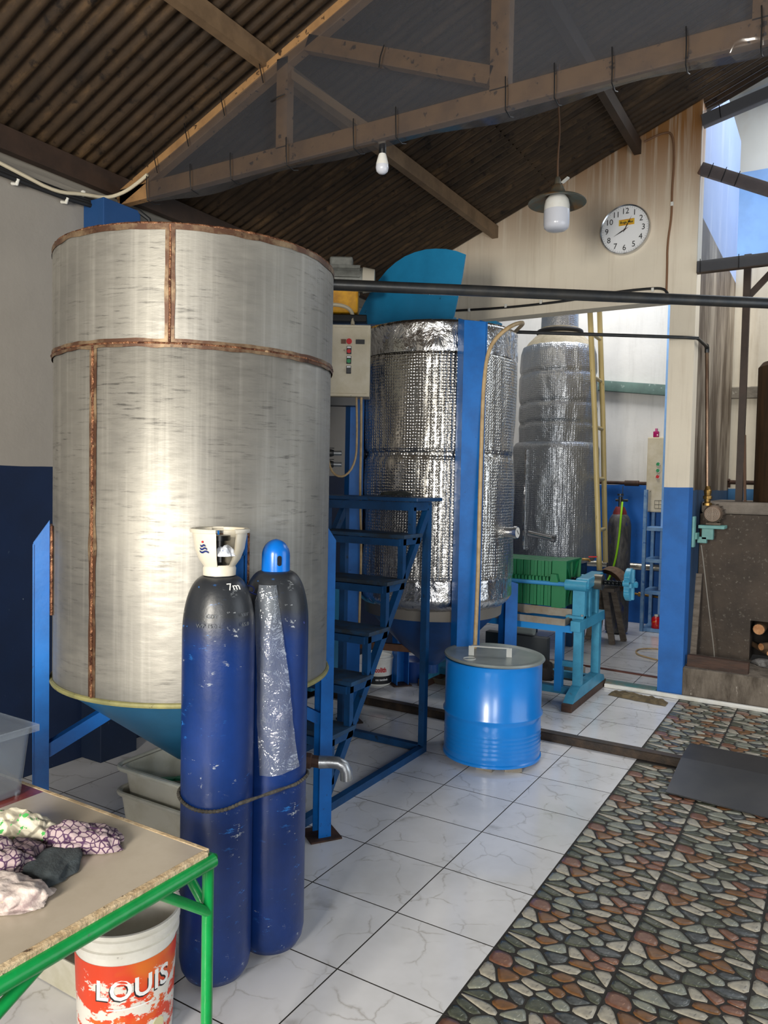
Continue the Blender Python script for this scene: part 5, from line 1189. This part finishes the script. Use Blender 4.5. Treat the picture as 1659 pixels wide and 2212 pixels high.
for y in (-.085, .085): b_ = bm_new(); tube(b_, [hc+V((-.024, y, .015)), hc+V((.022, y, .015))], .022, 16); obj('wheel_boss', b_, CYAN, wh); b_ = bm_new(); tube(b_, [hc+V((.0225, y, .015)), hc+V((.0235, y, .015))], .012, 14); obj('wheel_hole', b_, BLK_PL, wh)
# plates
def plate(x, th, y0=3.44, y1=3.80, z0=.735, z1=1.075):
    b_ = bm_new(); box(b_, (x, (y0+y1)/2, (z0+z1)/2), (th, y1-y0, z1-z0), bev=.002); return b_
x = -.86; n = 0
while x > -1.80:
    th = .030 if n % 2 else .026; ob = obj('filter_plate', plate(x, th-.003), GREEN_PL, t, False)
    b_ = bm_new(); prism(b_, [(x-th*.38, .925), (x+th*.38, .925), (x+th*.15, .962), (x-th*.38, .955)], (0, 3.44, 0), (1, 0, 0), (0, 0, 1), .045); obj('plate_lug', b_, GREEN_PL, ob, False)
    x -= th; n += 1
b_ = bm_new(); box(b_, (-.80, 3.62, .905), (.085, .37, .355), bev=.004); pp = obj('pressure_plate', b_, GREEN_PL, t, False)
b_ = bm_new(); prism(b_, [(-.84, .925), (-.775, .925), (-.79, .985), (-.83, .985)], (0, 3.435, 0), (1, 0, 0), (0, 0, 1), .05); obj('plate_lug', b_, GREEN_PL, pp, False)
b_ = bm_new()
for a, b in (((-.755, 3.45, .74), (-.755, 3.62, .90)), ((-.755, 3.79, 1.07), (-.755, 3.62, .90)), ((-.755, 3.45, 1.07), (-.755, 3.62, .90)), ((-.755, 3.79, .74), (-.755, 3.62, .90)), ((-.755, 3.62, .74), (-.755, 3.62, 1.07))): bar(b_, a, b, .012, .03, (1, 0, 0))
for a, b in (((-.75, 3.44, .735), (-.75, 3.44, 1.08)), ((-.75, 3.80, .735), (-.75, 3.80, 1.08)), ((-.75, 3.44, 1.078), (-.75, 3.80, 1.078))): bar(b_, a, b, .012, .04, (1, 0, 0))
obj('stiffening_rib', b_, GREEN_PL, pp, False)
b_ = bm_new(); tube(b_, [(-.74, 3.86, 1.065), (-.69, 3.88, 1.065), (-.68, 3.88, 1.05)], .010, 10); bt = obj('tap', b_, BRASS, t); b_ = bm_new(); bar(b_, (-.69, 3.87, 1.088), (-.625, 3.87, 1.092), .014, .007); obj('tap_handle', b_, RED, bt, False)
# drip tray
b_ = bm_new(); TR_ = pm('stained_steel_tray', '#9a968c', .45, .5, c2='#8a7a66', nscale=7, c3='#7a4a28', s3=13, lo3=.64, hi3=.70)
bar(b_, (-1.8, 3.27, .655), (-.68, 3.27, .655), .006, .05); bar(b_, (-1.8, 3.44, .70), (-.68, 3.44, .70), .006, .06); box(b_, (-1.24, 3.355, .635), (1.12, .17, .006)); bar(b_, (-.68, 3.27, .655), (-.68, 3.44, .66), .006, .05)
obj('drip_tray', b_, TR_, t, False)
b_ = bm_new(); tube(b_, [(-1.08, 3.29, .64), (-1.08, 3.29, .56)], .012, 10); obj('drain_spout', b_, GALV, t)
def put_rag(label, c, size, s, h, mat, rot=0, floor_z=.053):
    b_ = cloth('x', c, size, s, h, rot=rot)
    for v in b_.verts: v.co.z = max(v.co.z, floor_z)
    return tag(obj('rag', b_, mat, None, 60, loc=c), label, 'cloth')
put_rag('crumpled grey striped cloth wedged under the green press plates, left', (-1.06, 3.50, .662), (.07, .05), 1.9, .045, pm('striped_grey_cloth', '#b3aaa2', .9, c2='#8c827a', nscale=30, vs=(8, 1, 1)), 0, .641)
put_rag('crumpled grey striped cloth wedged under the green press plates, nearer the screw', (-.86, 3.52, .662), (.08, .05), 3.9, .045, pm('striped_grey_cloth', '#b3aaa2', .9), 0, .641)

# clutter under and behind the press
put_rag('dark brown bundled cloth on the floor under the filter press', (-1.02, 3.72, .12), (.17, .12), 6.6, .16, pm('dark_brown_bundle', '#3c332c', .9, c2='#2c2621', nscale=10, bs=.4), 0)
put_rag('grey cloth bundle on the floor left of the brown one under the press', (-1.35, 3.75, .12), (.14, .12), 8.6, .15, pm('grey_bundle', '#56544f', .9, c2='#3f3d3a', nscale=10, bs=.4), 0)
b_ = bm_new(); tube(b_, [(-1.45, 3.98, .42), (-1.15, 3.95, .43)], .035, 16); tag(obj('pipe_offcut', b_, pm('pale_pvc', '#9ea6a0', .5), loc=(-1.3, 3.96, .40)), 'short pale plastic pipe lying in the clutter behind the press', 'pipe')
b_ = bm_new(); box(b_, (-1.30, 3.96, .22), (.55, .08, .33), bev=.006); tag(obj('crate', b_, pm('dark_crate', '#3d4144', .7), loc=(-1.3, 3.96, .053)), 'dark crate standing behind the legs of the filter press', 'crate')
b_ = bm_new(); bar(b_, (-1.9, 4.30, .10), (-.78, 4.12, .10), .10, .09, bev=.005); tag(obj('timber', b_, pm('whitewashed_timber', '#a19a8d', .7, c2='#877f72', nscale=8), loc=(-1.3, 4.2, .053)), 'pale timber lying on the floor behind the press', 'timber')
b_ = bm_new(); box(b_, (-.98, 3.10, .10), (.09, .09, .09), bev=.004); tag(obj('wood_block', b_, WOOD_DARK, loc=(-.98, 3.1, .053)), 'small dark wooden block on the tiles right behind the blue drum', 'block')

# grey stool with folded cardboard hanging over it, behind the press wheel
t = thing('stool', 'weathered grey wooden trestle behind the press hand wheel', 'trestle', (-.95, 5.6, .053))
for a, b in (((-.92, 5.62, .053), (-1.02, 5.66, .58)), ((-.87, 5.88, .053), (-.97, 5.80, .58)), ((-1.20, 5.72, .053), (-1.10, 5.72, .58)), ((-1.16, 5.95, .053), (-1.08, 5.86, .58))): b_ = bm_new(); bar(b_, a, b, .06, .035, (0, 1, 0), bev=.004); obj('leg', b_, WOOD_GREY, t, False)
b_ = bm_new(); box(b_, (-1.04, 5.76, .60), (.24, .30, .04), bev=.004); obj('seat', b_, WOOD_GREY, t, False)
b_ = bm_new(); CB = pm('brown_cardboard', '#7c614a', .8, c2='#5c4634', nscale=8, vs=(1, 1, 9), bs=.3)
for k in range(4):
    r_ = .17+.012*k; P0 = None; n = 14
    for i in range(n+1):
        a = R(100-100*i/n); x_ = -1.02+r_*cos(a)*.95; z_ = .60+r_*sin(a)
        p = b_.verts.new((x_, 5.60, z_)); q = b_.verts.new((x_, 5.90, z_+.01))
        if P0: b_.faces.new((P0[0], p, q, P0[1]))
        P0 = (p, q)
bmesh.ops.solidify(b_, geom=b_.faces[:], thickness=.004)
tag(obj('cardboard', b_, CB, None, 40, loc=(-.98, 5.75, .62)), 'curled stack of brown cardboard draped over the grey trestle', 'cardboard')

# ------------------------------------------------------------------ back room things
G3 = V((-1.05, 6.284, 0))
t = thing('gas_cylinder', 'scuffed dark grey gas cylinder with a red collar in the back room', 'gas cylinder', (G3.x, G3.y, .053))
GC = pm('scuffed_grey_cylinder', '#3a3a3e', .55, c2='#5c5a57', nscale=9, vs=(3, 3, 1), c3='#1d2a6a', s3=7, lo3=.58, hi3=.68, bs=.3, bscale=40)
b_ = bm_new(); pr = [(0, .06), (.10, .056), (.118, .08), (.122, .12), (.122, 1.20)]+[(.045+.077*cos(pi/2*i/10), 1.20+.16*sin(pi/2*i/10)) for i in range(1, 11)]+[(.045, 1.38), (0, 1.38)]
lathe(b_, (G3.x, G3.y, 0), pr, 48); obj('body', b_, GC, t, 50)
b_ = bm_new(); lathe(b_, (G3.x, G3.y, 0), [(.075, 1.345), (.072, 1.37), (.050, 1.42), (.045, 1.43), (0, 1.43)], 32); obj('collar', b_, pm('faded_red_paint', '#8c2a2c', .5, c2='#5c2022', nscale=12), t)
b_ = bm_new(); tube(b_, [(G3.x, G3.y, 1.42), (G3.x, G3.y, 1.54)], .020, 12); tube(b_, [(G3.x-.05, G3.y, 1.50), (G3.x+.08, G3.y, 1.50)], .014, 10); tube(b_, [(G3.x, G3.y, 1.55), (G3.x, G3.y, 1.57)], .034, 14); tube(b_, [(G3.x+.03, G3.y-.03, 1.52), (G3.x+.03, G3.y-.03, 1.66)], .004, 6); obj('valve', b_, DARK_ST, t)
b_ = bm_new(); tube(b_, [(G3.x+.03, G3.y-.03, 1.48), (G3.x+.05, G3.y-.15, 1.35), (G3.x+.04, G3.y-.16, 1.1), (G3.x+.01, G3.y-.17, .85), (G3.x-.04, G3.y-.2, .66), (G3.x-.1, G3.y-.5, .45), (G3.x-.16, G3.y-.62, .2)], .011, 8, smooth_path=2)
tag(obj('gas_hose', b_, pm('lime_green_hose', '#8fd020', .35), loc=(-1.0, 6.1, .2)), 'lime green hose hanging from the grey back-room gas cylinder', 'hose')

t = thing('control_cabinet', 'tall cream wall cabinet with green and red buttons, behind the pillar', 'cabinet', (-.70, 6.95, 1.36))
b_ = bm_new(); box(b_, (-.69, 6.965, 1.79), (.44, .17, .85), bev=.005); obj('housing', b_, CREAM_ST, t, False)
b_ = bm_new(); box(b_, (-.69, 6.876, 1.79), (.425, .01, .83), bev=.002); dr = obj('door', b_, CREAM_ST, t, False)
for z, m_ in ((1.91, GRN), (1.838, GRN), (1.768, RED)):
    b_ = bm_new(); disc(b_, (-.785, 6.872, z), (0, -1, 0), .025, .006, 20); rg = obj('button_ring', b_, CHROME, dr); b_ = bm_new(); disc(b_, (-.785, 6.867, z), (0, -1, 0), .019, .014, 20); obj('push_button', b_, m_, dr)
b_ = bm_new(); 
for a, b in (((-.81, 1.41), (-.72, 1.41)), ((-.81, 1.50), (-.72, 1.50)), ((-.81, 1.455), (-.72, 1.455)), ((-.81, 1.41), (-.81, 1.50)), ((-.765, 1.41), (-.765, 1.50)), ((-.72, 1.41), (-.72, 1.50))): bar(b_, (a[0], 6.869, a[1]), (b[0], 6.869, b[1]), .003, .003)
obj('sticker_outline', b_, INK, dr, False)
t = thing('perfume_bottle', 'small magenta bottle with a pink cap standing on the cream wall cabinet', 'bottle', (-.83, 6.93, 2.215))
b_ = bm_new(); box(b_, (-.83, 6.93, 2.251), (.062, .045, .07), bev=.008); obj('body', b_, pm('magenta_bottle', '#9c1458', .15), t)
b_ = bm_new(); tube(b_, [(-.83, 6.93, 2.286), (-.83, 6.93, 2.318)], .015, 14); obj('cap', b_, pm('pink_cap', '#c4608f', .4), t)

t = thing('shelf_rack', 'narrow blue and white metal shelf rack against the blue back wall', 'shelf', (-.62, 6.7, .053))
SH = pm('flaked_pale_blue', '#5b8cc0', .5, c2='#86a9cc', nscale=10, c3='#2c66ae', s3=14)
for x, y in ((-.84, 6.55), (-.42, 6.55), (-.84, 6.98), (-.42, 6.98)): b_ = bm_new(); lip_channel(b_, (x, y, .053), (x, y, 1.62), .035, .045, .004, (0, 1, 0)); obj('upright', b_, SH, t, False)
for z in (.085, .50, .85, 1.20):
    b_ = bm_new(); box(b_, (-.63, 6.77, z), (.43, .44, .012)); bar(b_, (-.84, 6.55, z-.012), (-.42, 6.55, z-.012), .01, .035); obj('shelf', b_, SH, t, False)
t = thing('tin_can', 'red tin can with a white lid on the lowest board of the shelf rack', 'can', (-.70, 6.62, .092))
b_ = bm_new(); lathe(b_, (-.70, 6.62, 0), [(0, .092), (.048, .092), (.050, .095), (.050, .20), (.046, .206), (.03, .222), (0, .222)], 32); obj('body', b_, pm('red_tin', '#c4161c', .3, c2='#b01218', nscale=12, c3='#e08a1c', s3=26, lo3=.62, hi3=.66), t, 40)
b_ = bm_new(); tube(b_, [(-.70, 6.62, .222), (-.70, 6.62, .245)], .022, 16); obj('cap', b_, WHITE_PL, t)
b_ = bm_new(); tube(b_, [(-.62, 6.7, .14), (-.62, 6.7, .21)], .035, 16); tag(obj('jar', b_, pm('tan_jar', '#b08a5a', .5), loc=(-.62, 6.7, .092)), 'small tan jar behind the red tin on the shelf rack', 'jar')
# pipes on the back wall
b_ = bm_new(); tube(b_, [(-2.0, 7.0, 1.70), (-.92, 7.0, 1.69)], .020, 12); tube(b_, [(-1.18, 7.0, 1.69), (-1.02, 7.0, 1.69)], .032, 12); tag(obj('wall_pipe', b_, RUST_ST, loc=(-1.4, 7.0, 1.7)), 'dark rusty pipe along the top of the blue dado in the back room', 'pipe')
b_ = bm_new(); tube(b_, [(-2.0, 7.0, .72), (-.3, 7.0, .72)], .04, 14); tag(obj('wall_pipe', b_, pm('foil_wrapped_pipe', '#b9b3a4', .3, .8, bs=1.0, bscale=30), loc=(-1.4, 7.0, .72)), 'thick foil-wrapped pipe across the blue back wall behind the shelf rack', 'pipe')
b_ = bm_new(); tube(b_, [(-1.05, 7.0, .40), (-.3, 7.0, .36)], .014, 10); tube(b_, [(-.98, 6.99, .40), (-.92, 6.99, .395)], .028, 10); tag(obj('wall_pipe', b_, BRASS, loc=(-.9, 7.0, .38)), 'thin brass-coloured pipe low on the blue back wall', 'pipe')
b_ = bm_new(); tube(b_, [(-.38, 5.62, .062), (-.52, 5.66, .062), (-.66, 5.52, .062), (-.62, 5.30, .062), (-.50, 5.20, .062), (-.36, 5.14, .062), (-.30, 5.12, .062)], .007, 8, smooth_path=2); tag(obj('hose', b_, HOSE_T, loc=(-.5, 5.4, .055)), 'thin tan hose looped on the back-room floor tiles', 'hose')

# ------------------------------------------------------------------ furnace bay
FUR = pm('soot_black_plaster', '#3c332b', .75, c2='#574a3e', nscale=2.4, lo=.4, hi=.75, c3='#6f685d', s3=45, lo3=.60, hi3=.70, bs=.5, bscale=12, bd=.01)
t = thing('furnace', 'sooty brown plastered furnace block with a fire hole, right of the pillar', 'furnace', (.8, 5.0, .053))
b_ = bm_new()
prism(b_, [(.014, .27), (.415, .27), (.415, .60), (.75, .60), (.75, .27), (1.6, .27), (1.6, 1.44), (.014, 1.44)], (0, 5.55, 0), (1, 0, 0), (0, 0, 1), .96); obj('body', b_, FUR, t, False)
b_ = bm_new(); box(b_, (.58, 5.2, .44), (.34, .6, .34)); obj('fire_hole', b_, pm('burnt_black', '#15100d', .9), t, False)
b_ = bm_new(); box(b_, (.82, 5.10, 1.49), (1.6, 1.04, .10), bev=.02)
for v in b_.verts: v.co += V((0, noise.noise(v.co*6)*.015, noise.noise(v.co*8)*.01))
obj('top_slab', b_, pm('ash_grey_slab', '#837a70', .9, c2='#6c645b', nscale=6, bs=.7, bscale=16, bd=.01), t, False)
b_ = bm_new(); box(b_, (.82, 4.33, .165), (1.62, .62, .225), bev=.008); obj('step', b_, pm('stained_concrete_step', '#7a7064', .85, c2='#4f463c', nscale=4, vs=(3, 3, 1), c3='#b7aea0', s3=12, lo3=.64, hi3=.72, bs=.6, bscale=16, bd=.01), t, False)
b_ = bm_new(); bar(b_, (.03, 4.12, .315), (.46, 4.10, .31), .06, .10, bev=.004)
for v in b_.verts: v.co.z += noise.noise(v.co*15)*.004
tag(obj('wood_plank', b_, WOOD_DARK, None, False, loc=(.25, 4.1, .278)), 'dark brown plank lying on the concrete step before the furnace', 'plank')
b_ = bm_new(); bar(b_, (.03, 4.35, .28), (.03, 4.52, .95), .03, .05, (1, 0, 0)); tag(obj('timber', b_, WOOD_GREY, None, False, loc=(.04, 4.4, .28)), 'thin weathered batten leaning in the corner between pillar and furnace', 'batten')
# logs and ash
for i, (x, y, z, r_, dx, dy) in enumerate(((.475, 4.62, .53, .045, .02, .4), (.50, 4.58, .40, .030, .25, .3), (.60, 4.60, .47, .035, .10, .4), (.56, 4.56, .36, .022, -.2, .35), (.66, 4.57, .36, .030, .1, .3))):
    lab = ['thick sawn log end high in the furnace fire hole', 'thin branch end at the lower left of the fire hole', 'split log on the right of the furnace fire hole', 'thin stick poking down from the fire hole', 'log low at the right edge of the fire hole'][i]
    t = thing('firewood', lab, 'log', (x, y, z), 'firewood in the furnace')
    a, b = V((x, y, z)), V((x+dx, y+dy, z+.02)); b_ = bm_new(); tube(b_, [a, a.lerp(b, .3), a.lerp(b, .6), b], [r_, r_*1.04, r_*.97, r_], 14); obj('bark', b_, pm('log_bark', '#6a5138', .85, c2='#4a3726', nscale=14, vs=(1, 1, 1), bs=.6), t)
    b_ = bm_new(); d = (a-b).normalized(); tube(b_, [a+d*.0005, a+d*.002], r_*.92, 14); obj('cut_face', b_, pm('cut_wood', '#b0764a', .7, c2='#d09a68', nscale=20), t)
b_ = cloth('x', (.62, 4.50, .275), (.20, .14), 12.4, .06)
for v in b_.verts: v.co.z = max(v.co.z, .279)
tag(obj('ash', b_, pm('white_ash', '#8c8a87', .95, c2='#4c4844', nscale=20, bs=.8, bscale=40), None, 60, loc=(.62, 4.5, .279)), 'loose grey ash spilled below the fire hole on the step', 'ash', kind='stuff')
# post and timber flue on the furnace
b_ = bm_new(); bar(b_, (.26, 4.95, 1.54), (.26, 4.95, 3.6), .055, .055, (0, 1, 0)); bar(b_, (.27, 4.95, 3.25), (.50, 4.95, 3.50), .03, .05); tag(obj('steel_post', b_, BROWN_D, None, False, loc=(.26, 4.95, 1.54)), 'dark brown steel post with a bracket standing on the furnace slab', 'post')
b_ = bm_new(); bar(b_, (.31, 4.92, 1.54), (.285, 4.95, 2.1), .02, .03, (0, 1, 0)); tag(obj('batten', b_, pm('brown_batten', '#5c4230', .7), None, False, loc=(.31, 4.92, 1.54)), 'thin brown batten leaning on the steel post above the furnace', 'batten')
b_ = bm_new(); lathe(b_, (.66, 5.05, 0), [(0, 1.541), (.30, 1.541), (.30, 2.66), (.27, 2.70), (0, 2.70)], 40); tag(obj('flue_drum', b_, pm('charred_brown_flue', '#4c3520', .65, c2='#2a1e12', nscale=5, vs=(4, 4, .6), lo=.35, hi=.7), loc=(.66, 5.05, 1.541)), 'tall charred brown drum standing on the furnace slab at the right edge', 'drum')
b_ = bm_new(); bar(b_, (.0, 6.36, 2.62), (1.4, 6.36, 2.60), .04, .12, bev=.01); tag(obj('wall_ledge', b_, CONC, None, False, loc=(.7, 6.36, 2.6)), 'grey ledge across the yard wall behind the steel post', 'ledge')
b_ = bm_new(); tube(b_, [(.02, 6.30, 1.66), (.02, 6.30, 1.72), (.02, 6.28, 1.74)], .015, 8); tube(b_, [(.02, 6.30, 1.715), (1.2, 6.30, 1.70)], .022, 10); tag(obj('wall_pipe', b_, RUST_ST, loc=(.5, 6.3, 1.7)), 'dark pipe along the yard wall just above the furnace slab', 'pipe')

# pump on teal bracket
t = thing('water_pump', 'small dirty electric pump with a round fan grille beside the pillar', 'pump', (.12, 4.35, 1.35))
pc = V((.135, 4.38, 1.445)); PMP = pm('dirty_pump_casting', '#50453c', .6, .3, c2='#6e6152', nscale=14, bs=.3)
b_ = bm_new(); tube(b_, [pc+V((-.0, .0, 0)), pc+V((-.0, .10, 0)), pc+V((0, .20, 0))], [.070, .072, .066], 28)
for i in range(14): a = 2*pi*i/14; d = V((cos(a), 0, sin(a))); bar(b_, pc+d*.072+V((0, .02, 0)), pc+d*.072+V((0, .17, 0)), .004, .016, d)
bo = obj('motor_body', b_, PMP, t, 40)
b_ = bm_new(); tube(b_, [pc+V((0, -.02, 0)), pc+V((0, .01, 0))], [.060, .072], 28); fcv = obj('fan_cover', b_, pm('pump_cover', '#6b5a4c', .5, .4), bo)
b_ = bm_new()
for i in range(4): r_ = .012+.012*i; tube(b_, [pc+V((r_*cos(2*pi*k/24), -.022, r_*sin(2*pi*k/24))) for k in range(25)], .0028, 6, False)
for i in range(8): a = 2*pi*i/8; tube(b_, [pc+V((0, -.022, 0)), pc+V((.05*cos(a), -.022, .05*sin(a)))], .0022, 6)
obj('fan_grille', b_, pm('pale_grille', '#a89888', .5, .4), fcv)
b_ = bm_new(); box(b_, pc+V((.0, .10, -.080)), (.11, .13, .02), bev=.003); obj('pump_foot', b_, PMP, t, False)
b_ = bm_new(); lathe(b_, (.09, 4.40, 0), [(.035, 1.51), (.035, 1.53), (.022, 1.535), (.024, 1.56), (.034, 1.563), (.034, 1.585), (.024, 1.59), (.028, 1.61), (.03, 1.63), (.022, 1.64), (.018, 1.665)], 12); obj('union_fitting', b_, BRASS, t, 30)
TEAL = pm('teal_bracket_paint', '#6fa5a0', .5, c2='#5f948f', nscale=12, c3='#4c4a40', s3=20, lo3=.67, hi3=.72)
t = thing('pump_bracket', 'pale teal steel bracket fixed to the pillar side, carrying the pump', 'bracket', (.05, 4.25, 1.2))
b_ = bm_new(); box(b_, (.022, 4.24, 1.305), (.018, .075, .24), bev=.003); obj('wall_plate', b_, TEAL, t, False)
b_ = bm_new(); box(b_, (.135, 4.41, 1.343), (.19, .18, .026), bev=.004); obj('shelf_plate', b_, TEAL, t, False)
b_ = bm_new(); box(b_, (.10, 4.42, 1.285), (.085, .06, .09), bev=.003); box(b_, (.06, 4.42, 1.235), (.07, .06, .05), bev=.003); bar(b_, (.03, 4.26, 1.27), (.03, 4.40, 1.27), .02, .05); obj('knee', b_, TEAL, t, False)
cable('thin cord hanging from the pump bracket down to the step', [(.07, 4.30, 1.2), (.09, 4.28, 1.1), (.14, 4.32, .7), (.185, 4.35, .38), (.19, 4.36, .28)], .004, pm('pale_cord', '#8b867c', .7))

# ------------------------------------------------------------------ mop cloth, floor mat
b_ = bm_new(); nx_, ny_ = 60, 24; g = []
for i in range(nx_+1):
    row = []
    for j in range(ny_+1):
        u, v = i/nx_, j/ny_; x = -.47+.43*u; y = 3.78-.055*u+(v-.5)*(.13*(1-.3*abs(u-.5))+.03*noise.noise(V((u*4, v*3, 1))))
        edge = min(u, 1-u, v, 1-v); z = .056+.022*min(1, edge*9)*(1+.9*noise.noise(V((u*9, v*6, 4))))
        row.append(b_.verts.new((x, y, z)))
    g.append(row)
for i in range(nx_):
    for j in range(ny_): b_.faces.new((g[i][j], g[i+1][j], g[i+1][j+1], g[i][j+1]))
bmesh.ops.solidify(b_, geom=b_.faces[:], thickness=.003)
tag(obj('floor_rag', b_, pm('muddy_rag', '#6c5f46', .95, c2='#4a4030', nscale=16, bs=.8, bscale=50), None, 70, loc=(-.25, 3.76, .053)), 'muddy brown rag spread on the white tiles before the blue pillar', 'cloth')
b_ = bm_new(); mp = [(.238, 2.155), (1.15, 2.06), (1.18, 2.86), (.277, 2.90)]
b_.verts.index_update()
A = [b_.verts.new((x, y, .060 if y > 2.6 else .010+.0)) for x, y in mp]
b_.free(); b_ = bm_new()
prism(b_, [(2.10, .010), (2.60, .060), (2.90, .058), (2.90, .064), (2.60, .066), (2.10, .016)], (.25, 0, 0), (0, 1, 0), (0, 0, 1), 1.0)
for v in b_.verts:
    if v.co.x < .3: v.co.y += (.05 if v.co.y < 2.2 else 0)
    else: v.co.y -= .04 if v.co.y < 2.2 else .03
tag(obj('ramp_plate', b_, pm('dark_steel_plate', '#3e4044', .38, .5, c2='#4a4b4d', nscale=3), None, False, loc=(.7, 2.5, .01)), 'dark grey steel plate laid as a ramp over the floor step', 'plate')

# ------------------------------------------------------------------ things on the floor under the second tank
t = thing('paint_can', 'white and black paint pail with red lettering behind the blue stair', 'bucket', (-2.10, 3.02, .053))
PCn = V((-2.10, 3.02, .053)); b_ = bm_new(); lathe(b_, PCn, [(0, .002), (.105, .002), (.108, .0), (.118, .20), (.124, .203), (.124, .218), (.118, .222), (.115, .235), (.112, .222), (0, .20)], 48); bd = obj('body', b_, WHITE_PL, t, 40)
b_ = bm_new(); lathe(b_, PCn, [(.1095, .012), (.1125, .075)], 48); obj('black_band', b_, INK, bd)
b_ = bm_new(); e_ = az_dir(PCn, 22); text_bm(b_, 'Dcolith', .052, None, (1, 0, 0), (0, 0, 1), .0006, bend=(PCn.x, PCn.y, .1175, math.atan2(e_.y, e_.x)-.32, .053+.125), bold=.0018, condensed=.8); obj('lettering', b_, INK_RED, bd, False)
b_ = bm_new(); text_bm(b_, 'cat tembok', .022, None, (1, 0, 0), (0, 0, 1), .0006, bend=(PCn.x, PCn.y, .1125, math.atan2(e_.y, e_.x)-.1, .053+.048), bold=.0006); obj('lettering', b_, INK_W, bd, False)
b_ = bm_new(); lathe(b_, (-1.90, 3.26, .053), [(0, .002), (.11, .002), (.125, .16), (.13, .162), (.12, .17), (0, .03)], 40); tag(obj('bucket', b_, pm('navy_bucket', '#0c3a7c', .4), loc=(-1.9, 3.26, .053)), 'navy blue bucket in the shadow under the foil-wrapped tank', 'bucket')
b_ = bm_new(); lathe(b_, (-1.66, 3.42, .053), [(0, .002), (.17, .002), (.21, .05), (.215, .052), (.20, .052), (.16, .012), (0, .012)], 48); tag(obj('basin', b_, pm('tan_basin', '#8a7f66', .5, c2='#6f6552', nscale=8), loc=(-1.66, 3.42, .053)), 'shallow tan basin on the tiles right of the navy bucket', 'basin')
b_ = bm_new(); bar(b_, (-1.95, 2.35, .50), (-1.0, 2.98, .42), .035, .05, bev=.003); tag(obj('timber', b_, pm('orange_brown_timber', '#6a4428', .7, c2='#4a3020', nscale=9), None, False, loc=(-1.5, 2.7, .45)), 'brown timber crossing under the cone of the foil-wrapped tank', 'timber')
# pale wash tank seen behind the stair
b_ = bm_new(); box(b_, (-2.45, 2.75, .45), (.16, .5, .80), bev=.006); tag(obj('blue_board', b_, pm('pale_blue_board', '#3b9ac8', .5, c2='#2f86b4', nscale=4), loc=(-2.45, 2.75, .053)), 'light blue board standing by the left wall behind the stair', 'board')
